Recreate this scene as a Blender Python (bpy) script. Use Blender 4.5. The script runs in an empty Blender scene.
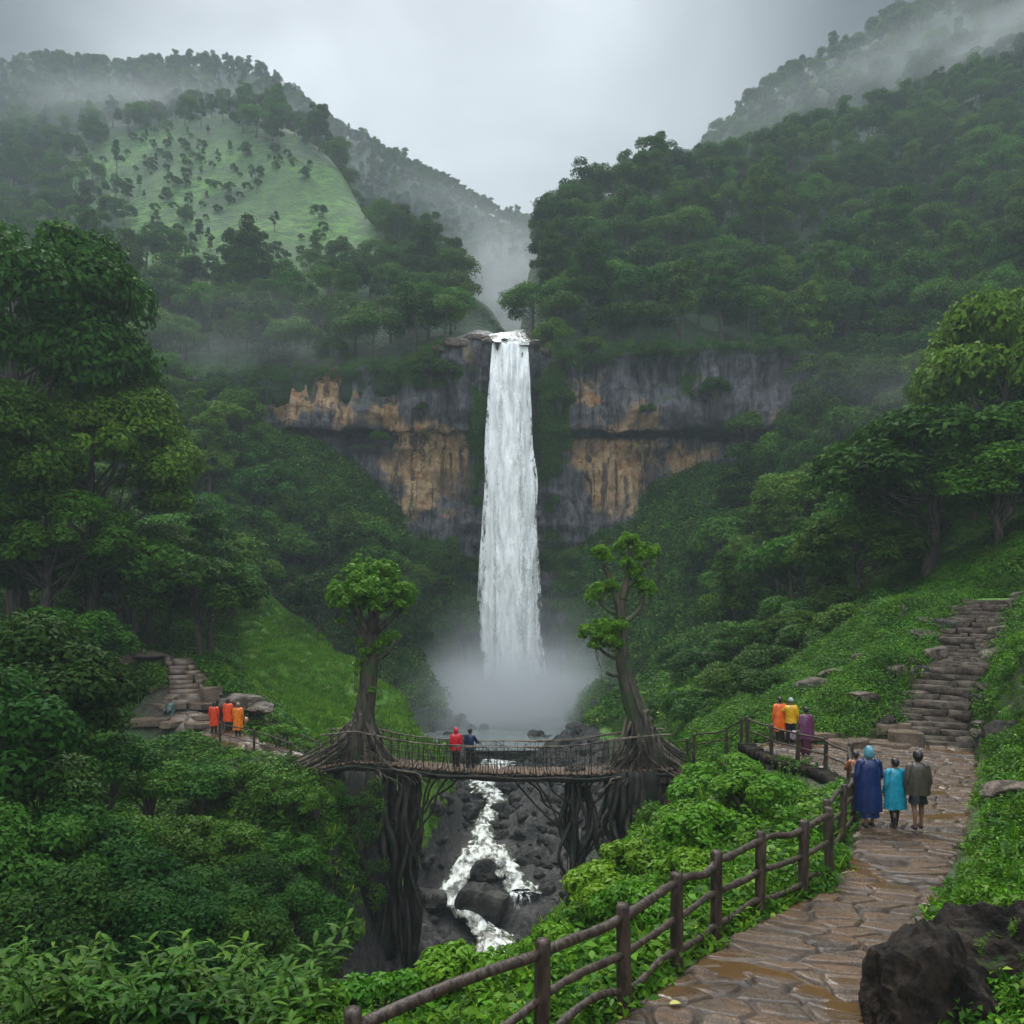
import bpy, bmesh, math, random
import numpy as np
from mathutils import Vector, Matrix

# ------------------------------------------------------------------ camera, sky, sun, exposure
C = bpy.context.scene.collection
SC = bpy.context.scene
F_PX, HOR, CAM_Z = 800.0, 611.0, 4.7
cd = bpy.data.cameras.new('camera'); cam = bpy.data.objects.new('camera', cd); C.objects.link(cam)
cam.location = (0, 0, CAM_Z); cam.rotation_euler = (math.radians(90), 0, 0)
cd.sensor_width = 36; cd.lens = 36 * F_PX / 1024; cd.shift_y = (HOR - 512) / 1024
cd.clip_start = 0.1; cd.clip_end = 5000
SC.camera = cam

SUN_EL, SUN_AZ = math.radians(52), math.radians(-12)          # azimuth measured from +Y (the valley head) towards +X
w = bpy.data.worlds.new("World"); SC.world = w; w.use_nodes = True
nt = w.node_tree; N = nt.nodes; L = nt.links
bg = N['Background']; bg.inputs['Strength'].default_value = 0.1
sky = N.new('ShaderNodeTexSky'); sky.sky_type = 'NISHITA'; sky.sun_disc = False
sky.sun_elevation = SUN_EL; sky.sun_rotation = SUN_AZ
tc = N.new('ShaderNodeTexCoord')
def vmath(op, a, b=None):
    n = N.new('ShaderNodeVectorMath'); n.operation = op
    L.new(a, n.inputs[0])
    if b is not None:
        if isinstance(b, tuple): n.inputs[1].default_value = b
        else: L.new(b, n.inputs[1])
    return n
def wmath(op, a, b=None, clamp=False):
    n = N.new('ShaderNodeMath'); n.operation = op; n.use_clamp = clamp
    for i, v in enumerate((a, b)):
        if v is None: continue
        if isinstance(v, (int, float)): n.inputs[i].default_value = v
        else: L.new(v, n.inputs[i])
    return n.outputs[0]
nrm = vmath('NORMALIZE', tc.outputs['Generated'])
sep = N.new('ShaderNodeSeparateXYZ'); L.new(nrm.outputs[0], sep.inputs[0])
mp = N.new('ShaderNodeMapping'); mp.inputs['Scale'].default_value = (1.6, 1.0, 2.2); mp.inputs['Rotation'].default_value = (0, 0.5, 0)
L.new(nrm.outputs[0], mp.inputs[0])
nz = N.new('ShaderNodeTexNoise'); nz.inputs['Scale'].default_value = 2.3; nz.inputs['Detail'].default_value = 6; nz.inputs['Distortion'].default_value = 0.5
L.new(mp.outputs[0], nz.inputs['Vector'])
dv = Vector((-0.09, 1, 0.60)).normalized()
dt = vmath('DOT_PRODUCT', nrm.outputs[0], tuple(dv))
glow = N.new('ShaderNodeMapRange'); glow.interpolation_type = 'SMOOTHERSTEP'
L.new(dt.outputs['Value'], glow.inputs[0])
for i, v in zip((1, 2, 3, 4), (0.900, 0.996, 0.0, 1.0)): glow.inputs[i].default_value = v
zen = N.new('ShaderNodeMapRange'); L.new(sep.outputs['Z'], zen.inputs[0])
for i, v in zip((1, 2, 3, 4), (0.64, 0.98, 0.0, 1.0)): zen.inputs[i].default_value = v
# cloud radiance (before the 0.1 strength): grey deck, brighter overhead, one thin bright patch
SKY_BASE, SKY_NOISE, SKY_GLOW, SKY_ZEN, SKY_BACK_FILL = -0.10, 1.45, 5.0, 22.0, 5.8
a = wmath('MULTIPLY', nz.outputs['Fac'], SKY_NOISE)
a = wmath('ADD', a, SKY_BASE)
gl = wmath('MULTIPLY', glow.outputs[0], wmath('ADD', wmath('MULTIPLY', nz.outputs['Fac'], 0.9), 0.45))
a = wmath('ADD', a, wmath('MULTIPLY', gl, SKY_GLOW))
a = wmath('ADD', a, wmath('MULTIPLY', zen.outputs[0], SKY_ZEN))
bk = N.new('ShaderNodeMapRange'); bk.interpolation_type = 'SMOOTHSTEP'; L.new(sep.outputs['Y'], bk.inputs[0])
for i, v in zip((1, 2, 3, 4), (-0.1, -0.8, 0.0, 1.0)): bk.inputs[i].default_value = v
a = wmath('ADD', a, wmath('MULTIPLY', bk.outputs[0], SKY_BACK_FILL))          # fill light added to the sky behind the viewer, for falls and cliff front
col = N.new('ShaderNodeMix'); col.data_type = 'RGBA'; col.blend_type = 'MULTIPLY'; col.inputs[0].default_value = 1
col.inputs[7].default_value = (0.925, 1.0, 1.065, 1)
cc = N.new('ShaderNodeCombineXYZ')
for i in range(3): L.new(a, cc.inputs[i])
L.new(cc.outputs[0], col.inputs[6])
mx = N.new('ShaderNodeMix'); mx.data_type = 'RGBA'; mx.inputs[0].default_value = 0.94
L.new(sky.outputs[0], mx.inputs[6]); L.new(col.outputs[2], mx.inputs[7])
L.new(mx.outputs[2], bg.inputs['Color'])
w.cycles.sampling_method = 'MANUAL'; w.cycles.sample_map_resolution = 512

sl = bpy.data.lights.new('sun', 'SUN'); sl.energy = 1.5; sl.angle = math.radians(25); sl.color = (1, 0.97, 0.92)
so = bpy.data.objects.new('sun', sl); C.objects.link(so); so.location = (0, 60, 150)
sdir = Vector((math.sin(SUN_AZ) * math.cos(SUN_EL), math.cos(SUN_AZ) * math.cos(SUN_EL), math.sin(SUN_EL)))
so.rotation_euler = sdir.to_track_quat('Z', 'Y').to_euler()

SC.view_settings.view_transform = 'Standard'; SC.view_settings.look = 'None'
SC.view_settings.gamma = 1; SC.view_settings.exposure = 1.28
cy = SC.cycles
cy.max_bounces = 4; cy.diffuse_bounces = 2; cy.glossy_bounces = 2; cy.transmission_bounces = 2
cy.volume_bounces = 2; cy.transparent_max_bounces = 12
cy.use_denoising = True
cy.volume_max_steps = 128; cy.volume_step_rate = 1.0

# ------------------------------------------------------------------ helpers
def W(px, py, Y):
    return np.array([(px - 512) / F_PX * Y, Y, CAM_Z - (py - HOR) / F_PX * Y])
def proj(p):
    p = np.atleast_2d(p)
    return 512 + F_PX * p[:, 0] / p[:, 1], HOR - F_PX * (p[:, 2] - CAM_Z) / p[:, 1]
def hsh(i, j, k, s):
    h = (i.astype(np.int64) * 374761393 + j.astype(np.int64) * 668265263 + k.astype(np.int64) * 2147483647 + s * 1274126177) & 0xffffffff
    h = ((h ^ (h >> 13)) * 1274126177) & 0xffffffff
    h = ((h ^ (h >> 16)) * 2246822519) & 0xffffffff
    return ((h ^ (h >> 15)) & 0xffffff) / float(0xffffff)
def vnoise(p, s=0):
    f = np.floor(p); i = f.astype(np.int64); t = p - f; t = t * t * (3 - 2 * t)
    r = 0
    for a in (0, 1):
        for b in (0, 1):
            for c in (0, 1):
                wt = (t[:, 0] if a else 1 - t[:, 0]) * (t[:, 1] if b else 1 - t[:, 1]) * (t[:, 2] if c else 1 - t[:, 2])
                r = r + wt * hsh(i[:, 0] + a, i[:, 1] + b, i[:, 2] + c, s)
    return r * 2 - 1
def fbm(p, sc=1.0, oct=4, s=0, gain=0.5):
    r = 0; a = 1.0
    for o in range(oct):
        r = r + a * vnoise(p * sc * 2.0 ** o + 13.7 * o, s + o); a *= gain
    return r
def sstep(a, b, x):
    t = np.clip((x - a) / (b - a), 0, 1); return t * t * (3 - 2 * t)

def mesh_np(name, V, Fq, mats, attrs=None, smooth=False, midx=None):
    me = bpy.data.meshes.new(name)
    V = np.asarray(V, dtype=np.float32); Fq = np.asarray(Fq, dtype=np.int32)
    n, k = Fq.shape
    me.vertices.add(len(V)); me.vertices.foreach_set('co', V.ravel())
    me.loops.add(n * k); me.loops.foreach_set('vertex_index', Fq.ravel())
    me.polygons.add(n); me.polygons.foreach_set('loop_start', np.arange(n, dtype=np.int32) * k)
    me.update(calc_edges=True)
    for m in (mats if isinstance(mats, (list, tuple)) else [mats]): me.materials.append(m)
    if midx is not None: me.polygons.foreach_set('material_index', np.asarray(midx, dtype=np.int32))
    if smooth: me.polygons.foreach_set('use_smooth', np.ones(n, dtype=bool))
    for kname, (dom, arr) in (attrs or {}).items():
        at = me.attributes.new(kname, 'FLOAT', dom); at.data.foreach_set('value', np.asarray(arr, dtype=np.float32))
    me.validate() if False else None
    me.update()
    return me
def obj(name, me, parent=None, loc=(0, 0, 0)):
    o = bpy.data.objects.new(name, me); C.objects.link(o); o.location = loc
    if parent is not None: o.parent = parent
    return o
def tag(o, label=None, cat=None, group=None, kind=None):
    if label: o['label'] = label
    if cat: o['category'] = cat
    if group: o['group'] = group
    if kind: o['kind'] = kind
    return o
def thing(name, label, cat, loc=(0, 0, 0), rz=0, group=None):
    o = obj(name, None, None, loc); o.rotation_euler = (0, 0, rz); o.empty_display_size = 0.3
    return tag(o, label, cat, group)
def dup(root, loc, rz, scale=1, label=None, group=None, rot=None):
    r = root.copy(); C.objects.link(r); r.location = loc
    r.rotation_euler = rot if rot is not None else (0, 0, rz)
    r.scale = (scale,) * 3 if isinstance(scale, (int, float)) else scale
    if label: r['label'] = label
    if group: r['group'] = group
    for ch in kids(root):
        c = ch.copy(); C.objects.link(c); c.parent = r
        for g in kids(ch):
            d = g.copy(); C.objects.link(d); d.parent = c
    return r
KIDS = {}
def kids(o): return KIDS.get(o.name, list(o.children))

class MB:
    """collects polygons (quads) into one mesh"""
    def __init__(s): s.V = []; s.F = []; s.n = 0
    def add(s, V, Fq):
        V = np.asarray(V, float); Fq = np.asarray(Fq, int)
        s.V.append(V); s.F.append(Fq + s.n); s.n += len(V); return s
    def tube(s, pts, rad, sides=8, knob=0.0, seed=0):
        pts = np.asarray(pts, float); n = len(pts)
        rad = np.full(n, rad, float) if np.isscalar(rad) else np.asarray(rad, float)
        t = np.gradient(pts, axis=0); t /= np.linalg.norm(t, axis=1)[:, None] + 1e-9
        up = np.array([0, 0, 1.0]) if abs(t[0, 2]) < 0.9 else np.array([1.0, 0, 0])
        A = np.zeros_like(pts)
        for i in range(n):
            up = up - t[i] * up.dot(t[i]); up /= np.linalg.norm(up) + 1e-9; A[i] = up
        B = np.cross(t, A)
        an = np.arange(sides) / sides * 2 * math.pi
        R = np.repeat(rad[:, None], sides, 1)
        if knob:
            rg = np.random.RandomState(seed + 7); R = R * (1 + knob * rg.uniform(-1, 1, R.shape))
        V = pts[:, None, :] + R[..., None] * (np.cos(an)[None, :, None] * A[:, None, :] + np.sin(an)[None, :, None] * B[:, None, :])
        V = V.reshape(-1, 3)
        i, j = np.meshgrid(np.arange(n - 1), np.arange(sides), indexing='ij')
        a = i * sides + j; b = i * sides + (j + 1) % sides
        Fq = np.stack([a, b, b + sides, a + sides], -1).reshape(-1, 4)
        # caps: fans of quads to a centre point
        c0 = len(V); V = np.vstack([V, pts[0], pts[-1]])
        cap = []
        for j in range(0, sides, 2):
            cap.append([c0, (j + 2) % sides, j + 1, j]); o = (n - 1) * sides
            cap.append([c0 + 1, o + j, o + j + 1, o + (j + 2) % sides])
        return s.add(V, np.vstack([Fq, np.array(cap)]))
    def box(s, c, size, rz=0, jit=0, rng=None):
        V = np.array([[x, y, z] for x in (-.5, .5) for y in (-.5, .5) for z in (-.5, .5)]) * np.array(size)
        if jit: V = V + rng.uniform(-jit, jit, V.shape)
        cr, sr = math.cos(rz), math.sin(rz)
        V = np.stack([V[:, 0] * cr - V[:, 1] * sr, V[:, 0] * sr + V[:, 1] * cr, V[:, 2]], 1) + np.array(c)
        return s.add(V, [[0, 1, 3, 2], [4, 6, 7, 5], [0, 4, 5, 1], [2, 3, 7, 6], [0, 2, 6, 4], [1, 5, 7, 3]])
    def mesh(s, name, mat, smooth=True):
        return mesh_np(name, np.vstack(s.V), np.vstack(s.F), mat, smooth=smooth)
    def build(s, name, mat, parent=None, smooth=True): return obj(name, s.mesh(name, mat, smooth), parent)

# ------------------------------------------------------------------ materials
def newmat(name):
    m = bpy.data.materials.new(name); m.use_nodes = True
    t = m.node_tree; return m, t, t.nodes['Principled BSDF']
def nd(t, typ, **kw):
    n = t.nodes.new(typ)
    for k, v in kw.items():
        if k.startswith('_'): setattr(n, k[1:], v)
        else: n.inputs[k.replace('__', ' ')].default_value = v
    return n
def mixc(t, fac, a, b, bt='MIX'):
    n = t.nodes.new('ShaderNodeMix'); n.data_type = 'RGBA'; n.blend_type = bt
    for s, v in ((0, fac), (6, a), (7, b)):
        if isinstance(v, (int, float)): n.inputs[s].default_value = v
        elif isinstance(v, tuple): n.inputs[s].default_value = v + (1,) if len(v) == 3 else v
        else: t.links.new(v, n.inputs[s])
    return n.outputs[2]
def mth(t, op, a, b=0.0, clamp=False):
    n = t.nodes.new('ShaderNodeMath'); n.operation = op; n.use_clamp = clamp
    for i, v in enumerate((a, b)):
        if isinstance(v, (int, float)): n.inputs[i].default_value = v
        else: t.links.new(v, n.inputs[i])
    return n.outputs[0]
def rng_(t, x, a, b, c=0.0, d=1.0, smooth=True):
    n = t.nodes.new('ShaderNodeMapRange')
    if smooth: n.interpolation_type = 'SMOOTHSTEP'
    t.links.new(x, n.inputs[0])
    for i, v in zip((1, 2, 3, 4), (a, b, c, d)): n.inputs[i].default_value = v
    return n.outputs[0]
def noise(t, scale, detail=4, vec=None, mapping=None, rough=0.55, coord='Object'):
    n = t.nodes.new('ShaderNodeTexNoise'); n.inputs['Scale'].default_value = scale; n.inputs['Detail'].default_value = detail
    n.inputs['Roughness'].default_value = rough
    if vec is None:
        tc = t.nodes.new('ShaderNodeTexCoord'); vec = tc.outputs[coord]
    if mapping:
        m = t.nodes.new('ShaderNodeMapping'); m.inputs['Scale'].default_value = mapping; t.links.new(vec, m.inputs[0]); vec = m.outputs[0]
    t.links.new(vec, n.inputs['Vector']); return n.outputs['Fac']
def attr(t, name):
    n = t.nodes.new('ShaderNodeAttribute'); n.attribute_name = name; return n.outputs['Fac']
def bump(t, bsdf, h, strength=0.5, dist=0.05):
    b = t.nodes.new('ShaderNodeBump'); b.inputs['Strength'].default_value = strength; b.inputs['Distance'].default_value = dist
    t.links.new(h, b.inputs['Height']); t.links.new(b.outputs[0], bsdf.inputs['Normal'])

def leaf_mat(name, dark, light, rough=0.5, transl=0.3, spec=0.35, yellow=None):
    m, t, b = newmat(name)
    oi = t.nodes.new('ShaderNodeObjectInfo')
    tone = attr(t, 'tone')
    f = mth(t, 'ADD', mth(t, 'MULTIPLY', tone, 0.42), mth(t, 'MULTIPLY', mth(t, 'POWER', oi.outputs['Random'], 1.3), 0.62), True)
    c = mixc(t, f, dark, light)
    hv = t.nodes.new('ShaderNodeHueSaturation'); t.links.new(c, hv.inputs['Color']); r2 = mth(t, 'FRACT', mth(t, 'MULTIPLY', oi.outputs['Random'], 7.31))
    t.links.new(mth(t, 'ADD', 0.484, mth(t, 'MULTIPLY', r2, 0.034)), hv.inputs['Hue']); c = hv.outputs[0]
    if yellow:
        y = rng_(t, tone, 0.86, 0.98); c = mixc(t, y, c, yellow)
    t.links.new(c, b.inputs['Base Color'])
    b.inputs['Roughness'].default_value = rough; b.inputs['Specular IOR Level'].default_value = spec
    tr = t.nodes.new('ShaderNodeBsdfTranslucent'); t.links.new(c, tr.inputs['Color'])
    mx = t.nodes.new('ShaderNodeMixShader'); mx.inputs[0].default_value = transl
    t.links.new(b.outputs[0], mx.inputs[1]); t.links.new(tr.outputs[0], mx.inputs[2])
    t.links.new(mx.outputs[0], t.nodes['Material Output'].inputs['Surface'])
    return m
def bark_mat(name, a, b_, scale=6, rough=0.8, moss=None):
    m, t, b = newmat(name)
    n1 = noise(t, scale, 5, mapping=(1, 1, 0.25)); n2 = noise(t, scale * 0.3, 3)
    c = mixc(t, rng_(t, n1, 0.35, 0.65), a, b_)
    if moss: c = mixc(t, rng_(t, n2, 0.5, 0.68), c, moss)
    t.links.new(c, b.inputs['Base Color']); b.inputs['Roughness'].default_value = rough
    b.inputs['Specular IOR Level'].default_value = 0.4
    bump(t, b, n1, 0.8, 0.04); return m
def cloth_mat(name, c, rough=0.45, dark=0.6):
    m, t, b = newmat(name)
    n1 = noise(t, 9, 3); cc = mixc(t, rng_(t, n1, 0.3, 0.7), tuple(x * dark for x in c), c)
    t.links.new(cc, b.inputs['Base Color']); b.inputs['Roughness'].default_value = rough
    bump(t, b, noise(t, 14, 2, mapping=(1, 1, 0.4)), 0.5, 0.03); return m

M = {}
M['leaf_forest'] = leaf_mat('leaf_forest', (0.008, 0.036, 0.003), (0.098, 0.228, 0.012), spec=.06, rough=.6)
M['leaf_dark'] = leaf_mat('leaf_dark', (0.007, 0.030, 0.005), (0.056, 0.145, 0.013), spec=.06, rough=.6)
M['leaf_bush'] = leaf_mat('leaf_bush', (0.010, 0.046, 0.004), (0.078, 0.190, 0.010), transl=0.3, spec=.1)
M['leaf_bright'] = leaf_mat('leaf_bright', (0.024, 0.100, 0.005), (0.150, 0.330, 0.012), rough=0.45, transl=0.35, spec=.15, yellow=(0.26, 0.38, 0.03))
M['leaf_slope'] = leaf_mat('leaf_slope', (0.026, 0.105, 0.004), (0.150, 0.345, 0.010), rough=0.5, transl=0.35, spec=.12)
M['leaf_long'] = leaf_mat('leaf_long', (0.010, 0.045, 0.004), (0.078, 0.180, 0.010), rough=0.5, transl=0.3, spec=0.12)
M['leaf_root_tree'] = leaf_mat('leaf_root_tree', (0.045, 0.15, 0.010), (0.18, 0.38, 0.022), transl=0.35, rough=0.45, spec=.25)
M['bark'] = bark_mat('bark', (0.030, 0.024, 0.018), (0.085, 0.070, 0.052))
M['bark_moss'] = bark_mat('bark_moss', (0.022, 0.018, 0.013), (0.085, 0.066, 0.045), 5, moss=(0.03, 0.06, 0.015))
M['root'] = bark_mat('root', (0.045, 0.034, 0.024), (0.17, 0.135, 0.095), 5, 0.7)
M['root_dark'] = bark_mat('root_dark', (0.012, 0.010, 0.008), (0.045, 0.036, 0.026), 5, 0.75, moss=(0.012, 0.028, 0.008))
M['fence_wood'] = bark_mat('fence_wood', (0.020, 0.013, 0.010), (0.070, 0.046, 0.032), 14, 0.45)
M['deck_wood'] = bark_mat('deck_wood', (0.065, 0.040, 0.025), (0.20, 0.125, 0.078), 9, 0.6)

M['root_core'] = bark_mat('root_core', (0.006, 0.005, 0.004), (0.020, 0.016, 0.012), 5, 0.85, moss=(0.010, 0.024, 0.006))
def rock_mat(name, a, b_, wet=0.45, moss=(0.035, 0.085, 0.012), mossamt=0.5, scale=1.0):
    m, t, b = newmat(name)
    n1 = noise(t, 1.3 * scale, 8, rough=0.65); n2 = noise(t, 5 * scale, 5); n3 = noise(t, 0.8 * scale, 4)
    c = mixc(t, rng_(t, n1, 0.35, 0.68), a, b_)
    c = mixc(t, rng_(t, n2, 0.55, 0.8), c, tuple(x * 1.7 for x in b_))
    g = t.nodes.new('ShaderNodeNewGeometry'); s = t.nodes.new('ShaderNodeSeparateXYZ'); t.links.new(g.outputs['Normal'], s.inputs[0])
    b.inputs['Specular IOR Level'].default_value = .15
    mm = mth(t, 'MULTIPLY', rng_(t, s.outputs['Z'], 0.45, 0.9), rng_(t, n3, 0.62 - 0.2 * mossamt, 0.72 - 0.2 * mossamt))
    mm = mth(t, 'MULTIPLY', mm, min(1, mossamt * 2))
    c = mixc(t, mm, c, moss)
    t.links.new(c, b.inputs['Base Color'])
    t.links.new(rng_(t, n2, 0.3, 0.7, wet - 0.15, wet + 0.25), b.inputs['Roughness'])
    bump(t, b, mth(t, 'ADD', n1, mth(t, 'MULTIPLY', n2, 0.4)), 0.9, 0.15 / scale); return m
M['rock_wet'] = rock_mat('rock_wet', (0.005, 0.0038, 0.003), (0.030, 0.021, 0.015), 0.7, moss=(.02, .045, .008), mossamt=0.35, scale=1.8)
M['rock_river'] = rock_mat('rock_river', (0.012, 0.011, 0.010), (0.055, 0.049, 0.042), 0.5, mossamt=0.15, scale=0.6)
M['rock_brown'] = rock_mat('rock_brown', (0.040, 0.028, 0.021), (0.15, 0.115, 0.090), 0.4, mossamt=0.25)

def ground_mat():
    m, t, b = newmat('ground_mix')
    n1 = noise(t, 0.5, 6); n2 = noise(t, 3.0, 5); n3 = noise(t, 14, 3); n4 = noise(t, 0.12, 3)
    dirt = mixc(t, rng_(t, n2, 0.3, 0.7), (0.020, 0.015, 0.010), (0.055, 0.040, 0.026))
    dirt = mixc(t, rng_(t, n1, 0.42, 0.58), dirt, (0.020, 0.048, 0.010))
    grass = mixc(t, rng_(t, n2, 0.3, 0.7), (0.060, 0.170, 0.012), (0.150, 0.340, 0.022))
    grass = mixc(t, rng_(t, n1, 0.45, 0.75), grass, (0.13, 0.20, 0.04))
    grass = mixc(t, rng_(t, n4, 0.50, 0.62, 0, 0.6), grass, (0.035, 0.10, 0.02))
    rock = mixc(t, rng_(t, n2, 0.32, 0.68), (0.012, 0.011, 0.010), (0.060, 0.053, 0.045))
    c = mixc(t, attr(t, 'grass'), dirt, grass); c = mixc(t, attr(t, 'rock'), c, rock)
    t.links.new(c, b.inputs['Base Color']); b.inputs['Roughness'].default_value = 0.75
    bump(t, b, mth(t, 'ADD', n2, mth(t, 'MULTIPLY', n3, 0.5)), 0.9, 0.25); return m
M['ground'] = ground_mat()

def hill_mat():
    m, t, b = newmat('hill_mix')
    n1 = noise(t, 0.05, 5); n2 = noise(t, 0.35, 5); n3 = noise(t, 1.4, 3)
    under = mixc(t, rng_(t, n2, 0.3, 0.7), (0.010, 0.026, 0.009), (0.030, 0.070, 0.020))
    grass = mixc(t, rng_(t, n2, 0.35, 0.65), (0.020, 0.080, 0.006), (0.085, 0.215, 0.012))
    grass = mixc(t, rng_(t, n1, 0.45, 0.6, 0, 0.7), grass, (0.045, 0.10, 0.026))
    c = mixc(t, attr(t, 'grass'), under, grass)
    t.links.new(c, b.inputs['Base Color']); b.inputs['Roughness'].default_value = 0.85
    bump(t, b, mth(t, 'ADD', n2, n3), 1.0, 0.8); return m
M['hill'] = hill_mat()

def cliff_mat():
    m, t, b = newmat('cliff_rock')
    streak = noise(t, 1.0, 6, mapping=(1.1, 1.1, 0.09), rough=0.65)
    fine = noise(t, 1.6, 7, mapping=(1, 1, 0.7), rough=0.7); big = noise(t, 0.10, 4); crack = noise(t, 0.5, 8, mapping=(0.6, 1, 1.6), rough=0.75)
    grey = mixc(t, rng_(t, fine, 0.3, 0.7), (0.065, 0.066, 0.080), (0.200, 0.192, 0.210))
    grey = mixc(t, rng_(t, streak, 0.46, 0.62), grey, (0.040, 0.040, 0.048))
    grey = mixc(t, rng_(t, streak, 0.32, 0.24), grey, (0.30, 0.265, 0.22))
    och = mixc(t, rng_(t, fine, 0.28, 0.72), (0.38, 0.21, 0.095), (0.70, 0.50, 0.28))
    och = mixc(t, rng_(t, crack, 0.50, 0.60), och, (0.42, 0.19, 0.07))
    och = mixc(t, rng_(t, streak, 0.50, 0.60, 0, 0.9), och, (0.055, 0.042, 0.040))
    och = mixc(t, rng_(t, big, 0.50, 0.62, 0, 0.75), och, (0.13, 0.085, 0.065))
    och = mixc(t, rng_(t, streak, 0.34, 0.26, 0, 0.8), och, (0.62, 0.50, 0.34))
    c = mixc(t, attr(t, 'ochre'), grey, och)
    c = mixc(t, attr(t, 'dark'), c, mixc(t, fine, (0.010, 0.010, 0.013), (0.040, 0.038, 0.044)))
    mossc = mixc(t, rng_(t, fine, 0.3, 0.7), (0.020, 0.050, 0.008), (0.075, 0.150, 0.015))
    mm = mth(t, 'MULTIPLY', attr(t, 'moss'), rng_(t, crack, 0.28, 0.46))
    c = mixc(t, mm, c, mossc)
    g = t.nodes.new('ShaderNodeNewGeometry'); sg = t.nodes.new('ShaderNodeSeparateXYZ'); t.links.new(g.outputs['Normal'], sg.inputs[0])
    c = mixc(t, mth(t, 'MULTIPLY', mth(t, 'MULTIPLY', rng_(t, sg.outputs['Z'], 0.55, 0.85), rng_(t, big, 0.30, 0.5)), mth(t, 'SUBTRACT', 1.0, attr(t, 'bare'))), c, mossc)
    t.links.new(c, b.inputs['Base Color'])
    t.links.new(rng_(t, fine, 0.3, 0.7, 0.35, 0.75), b.inputs['Roughness'])
    bump(t, b, mth(t, 'ADD', mth(t, 'ADD', fine, mth(t, 'MULTIPLY', crack, 1.5)), mth(t, 'MULTIPLY', streak, 0.7)), 1.0, 0.6); return m
M['cliff'] = cliff_mat()

def stone_mat(name='path_stone'):
    m, t, b = newmat(name)
    n1 = noise(t, 1.2, 6, rough=0.6); n2 = noise(t, 7, 6, rough=0.7); n3 = noise(t, 30, 3)
    st = mixc(t, attr(t, 'tone'), (0.046, 0.027, 0.015), (0.130, 0.082, 0.046))
    st = mixc(t, rng_(t, n2, 0.35, 0.7, 0, 0.7), st, (0.060, 0.040, 0.028))
    st = mixc(t, rng_(t, n1, 0.48, 0.62, 0, 0.7), st, (0.125, 0.066, 0.030))
    st = mixc(t, attr(t, 'groove'), st, (0.030, 0.019, 0.012))
    st = mixc(t, attr(t, 'puddle'), st, (0.095, 0.053, 0.020))
    t.links.new(st, b.inputs['Base Color'])
    r = mth(t, 'MULTIPLY', mth(t, 'ADD', rng_(t, n2, 0.3, 0.7, 0.14, 0.42), mth(t, 'MULTIPLY', attr(t, 'groove'), .4)), mth(t, 'SUBTRACT', 1.0, mth(t, 'MULTIPLY', attr(t, 'puddle'), 0.75)))
    t.links.new(r, b.inputs['Roughness']); b.inputs['Specular IOR Level'].default_value = 0.5
    h = mth(t, 'MULTIPLY', mth(t, 'ADD', n2, mth(t, 'MULTIPLY', n3, 0.4)), mth(t, 'SUBTRACT', 1.0, attr(t, 'puddle')))
    bump(t, b, h, 0.8, 0.03); return m
M['path'] = stone_mat()
def slab_mat():
    m, t, b = newmat('slab_stone')
    n1 = noise(t, 2.0, 6); n2 = noise(t, 9, 5)
    c = mixc(t, rng_(t, n1, 0.3, 0.7), (0.060, 0.040, 0.027), (0.175, 0.122, 0.082))
    c = mixc(t, rng_(t, n2, 0.5, 0.75, 0, 0.7), c, (0.05, 0.036, 0.026))
    t.links.new(c, b.inputs['Base Color']); t.links.new(rng_(t, n2, 0.3, 0.7, 0.2, 0.55), b.inputs['Roughness'])
    bump(t, b, n2, 0.8, 0.03); return m
M['slab'] = slab_mat()

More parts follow.
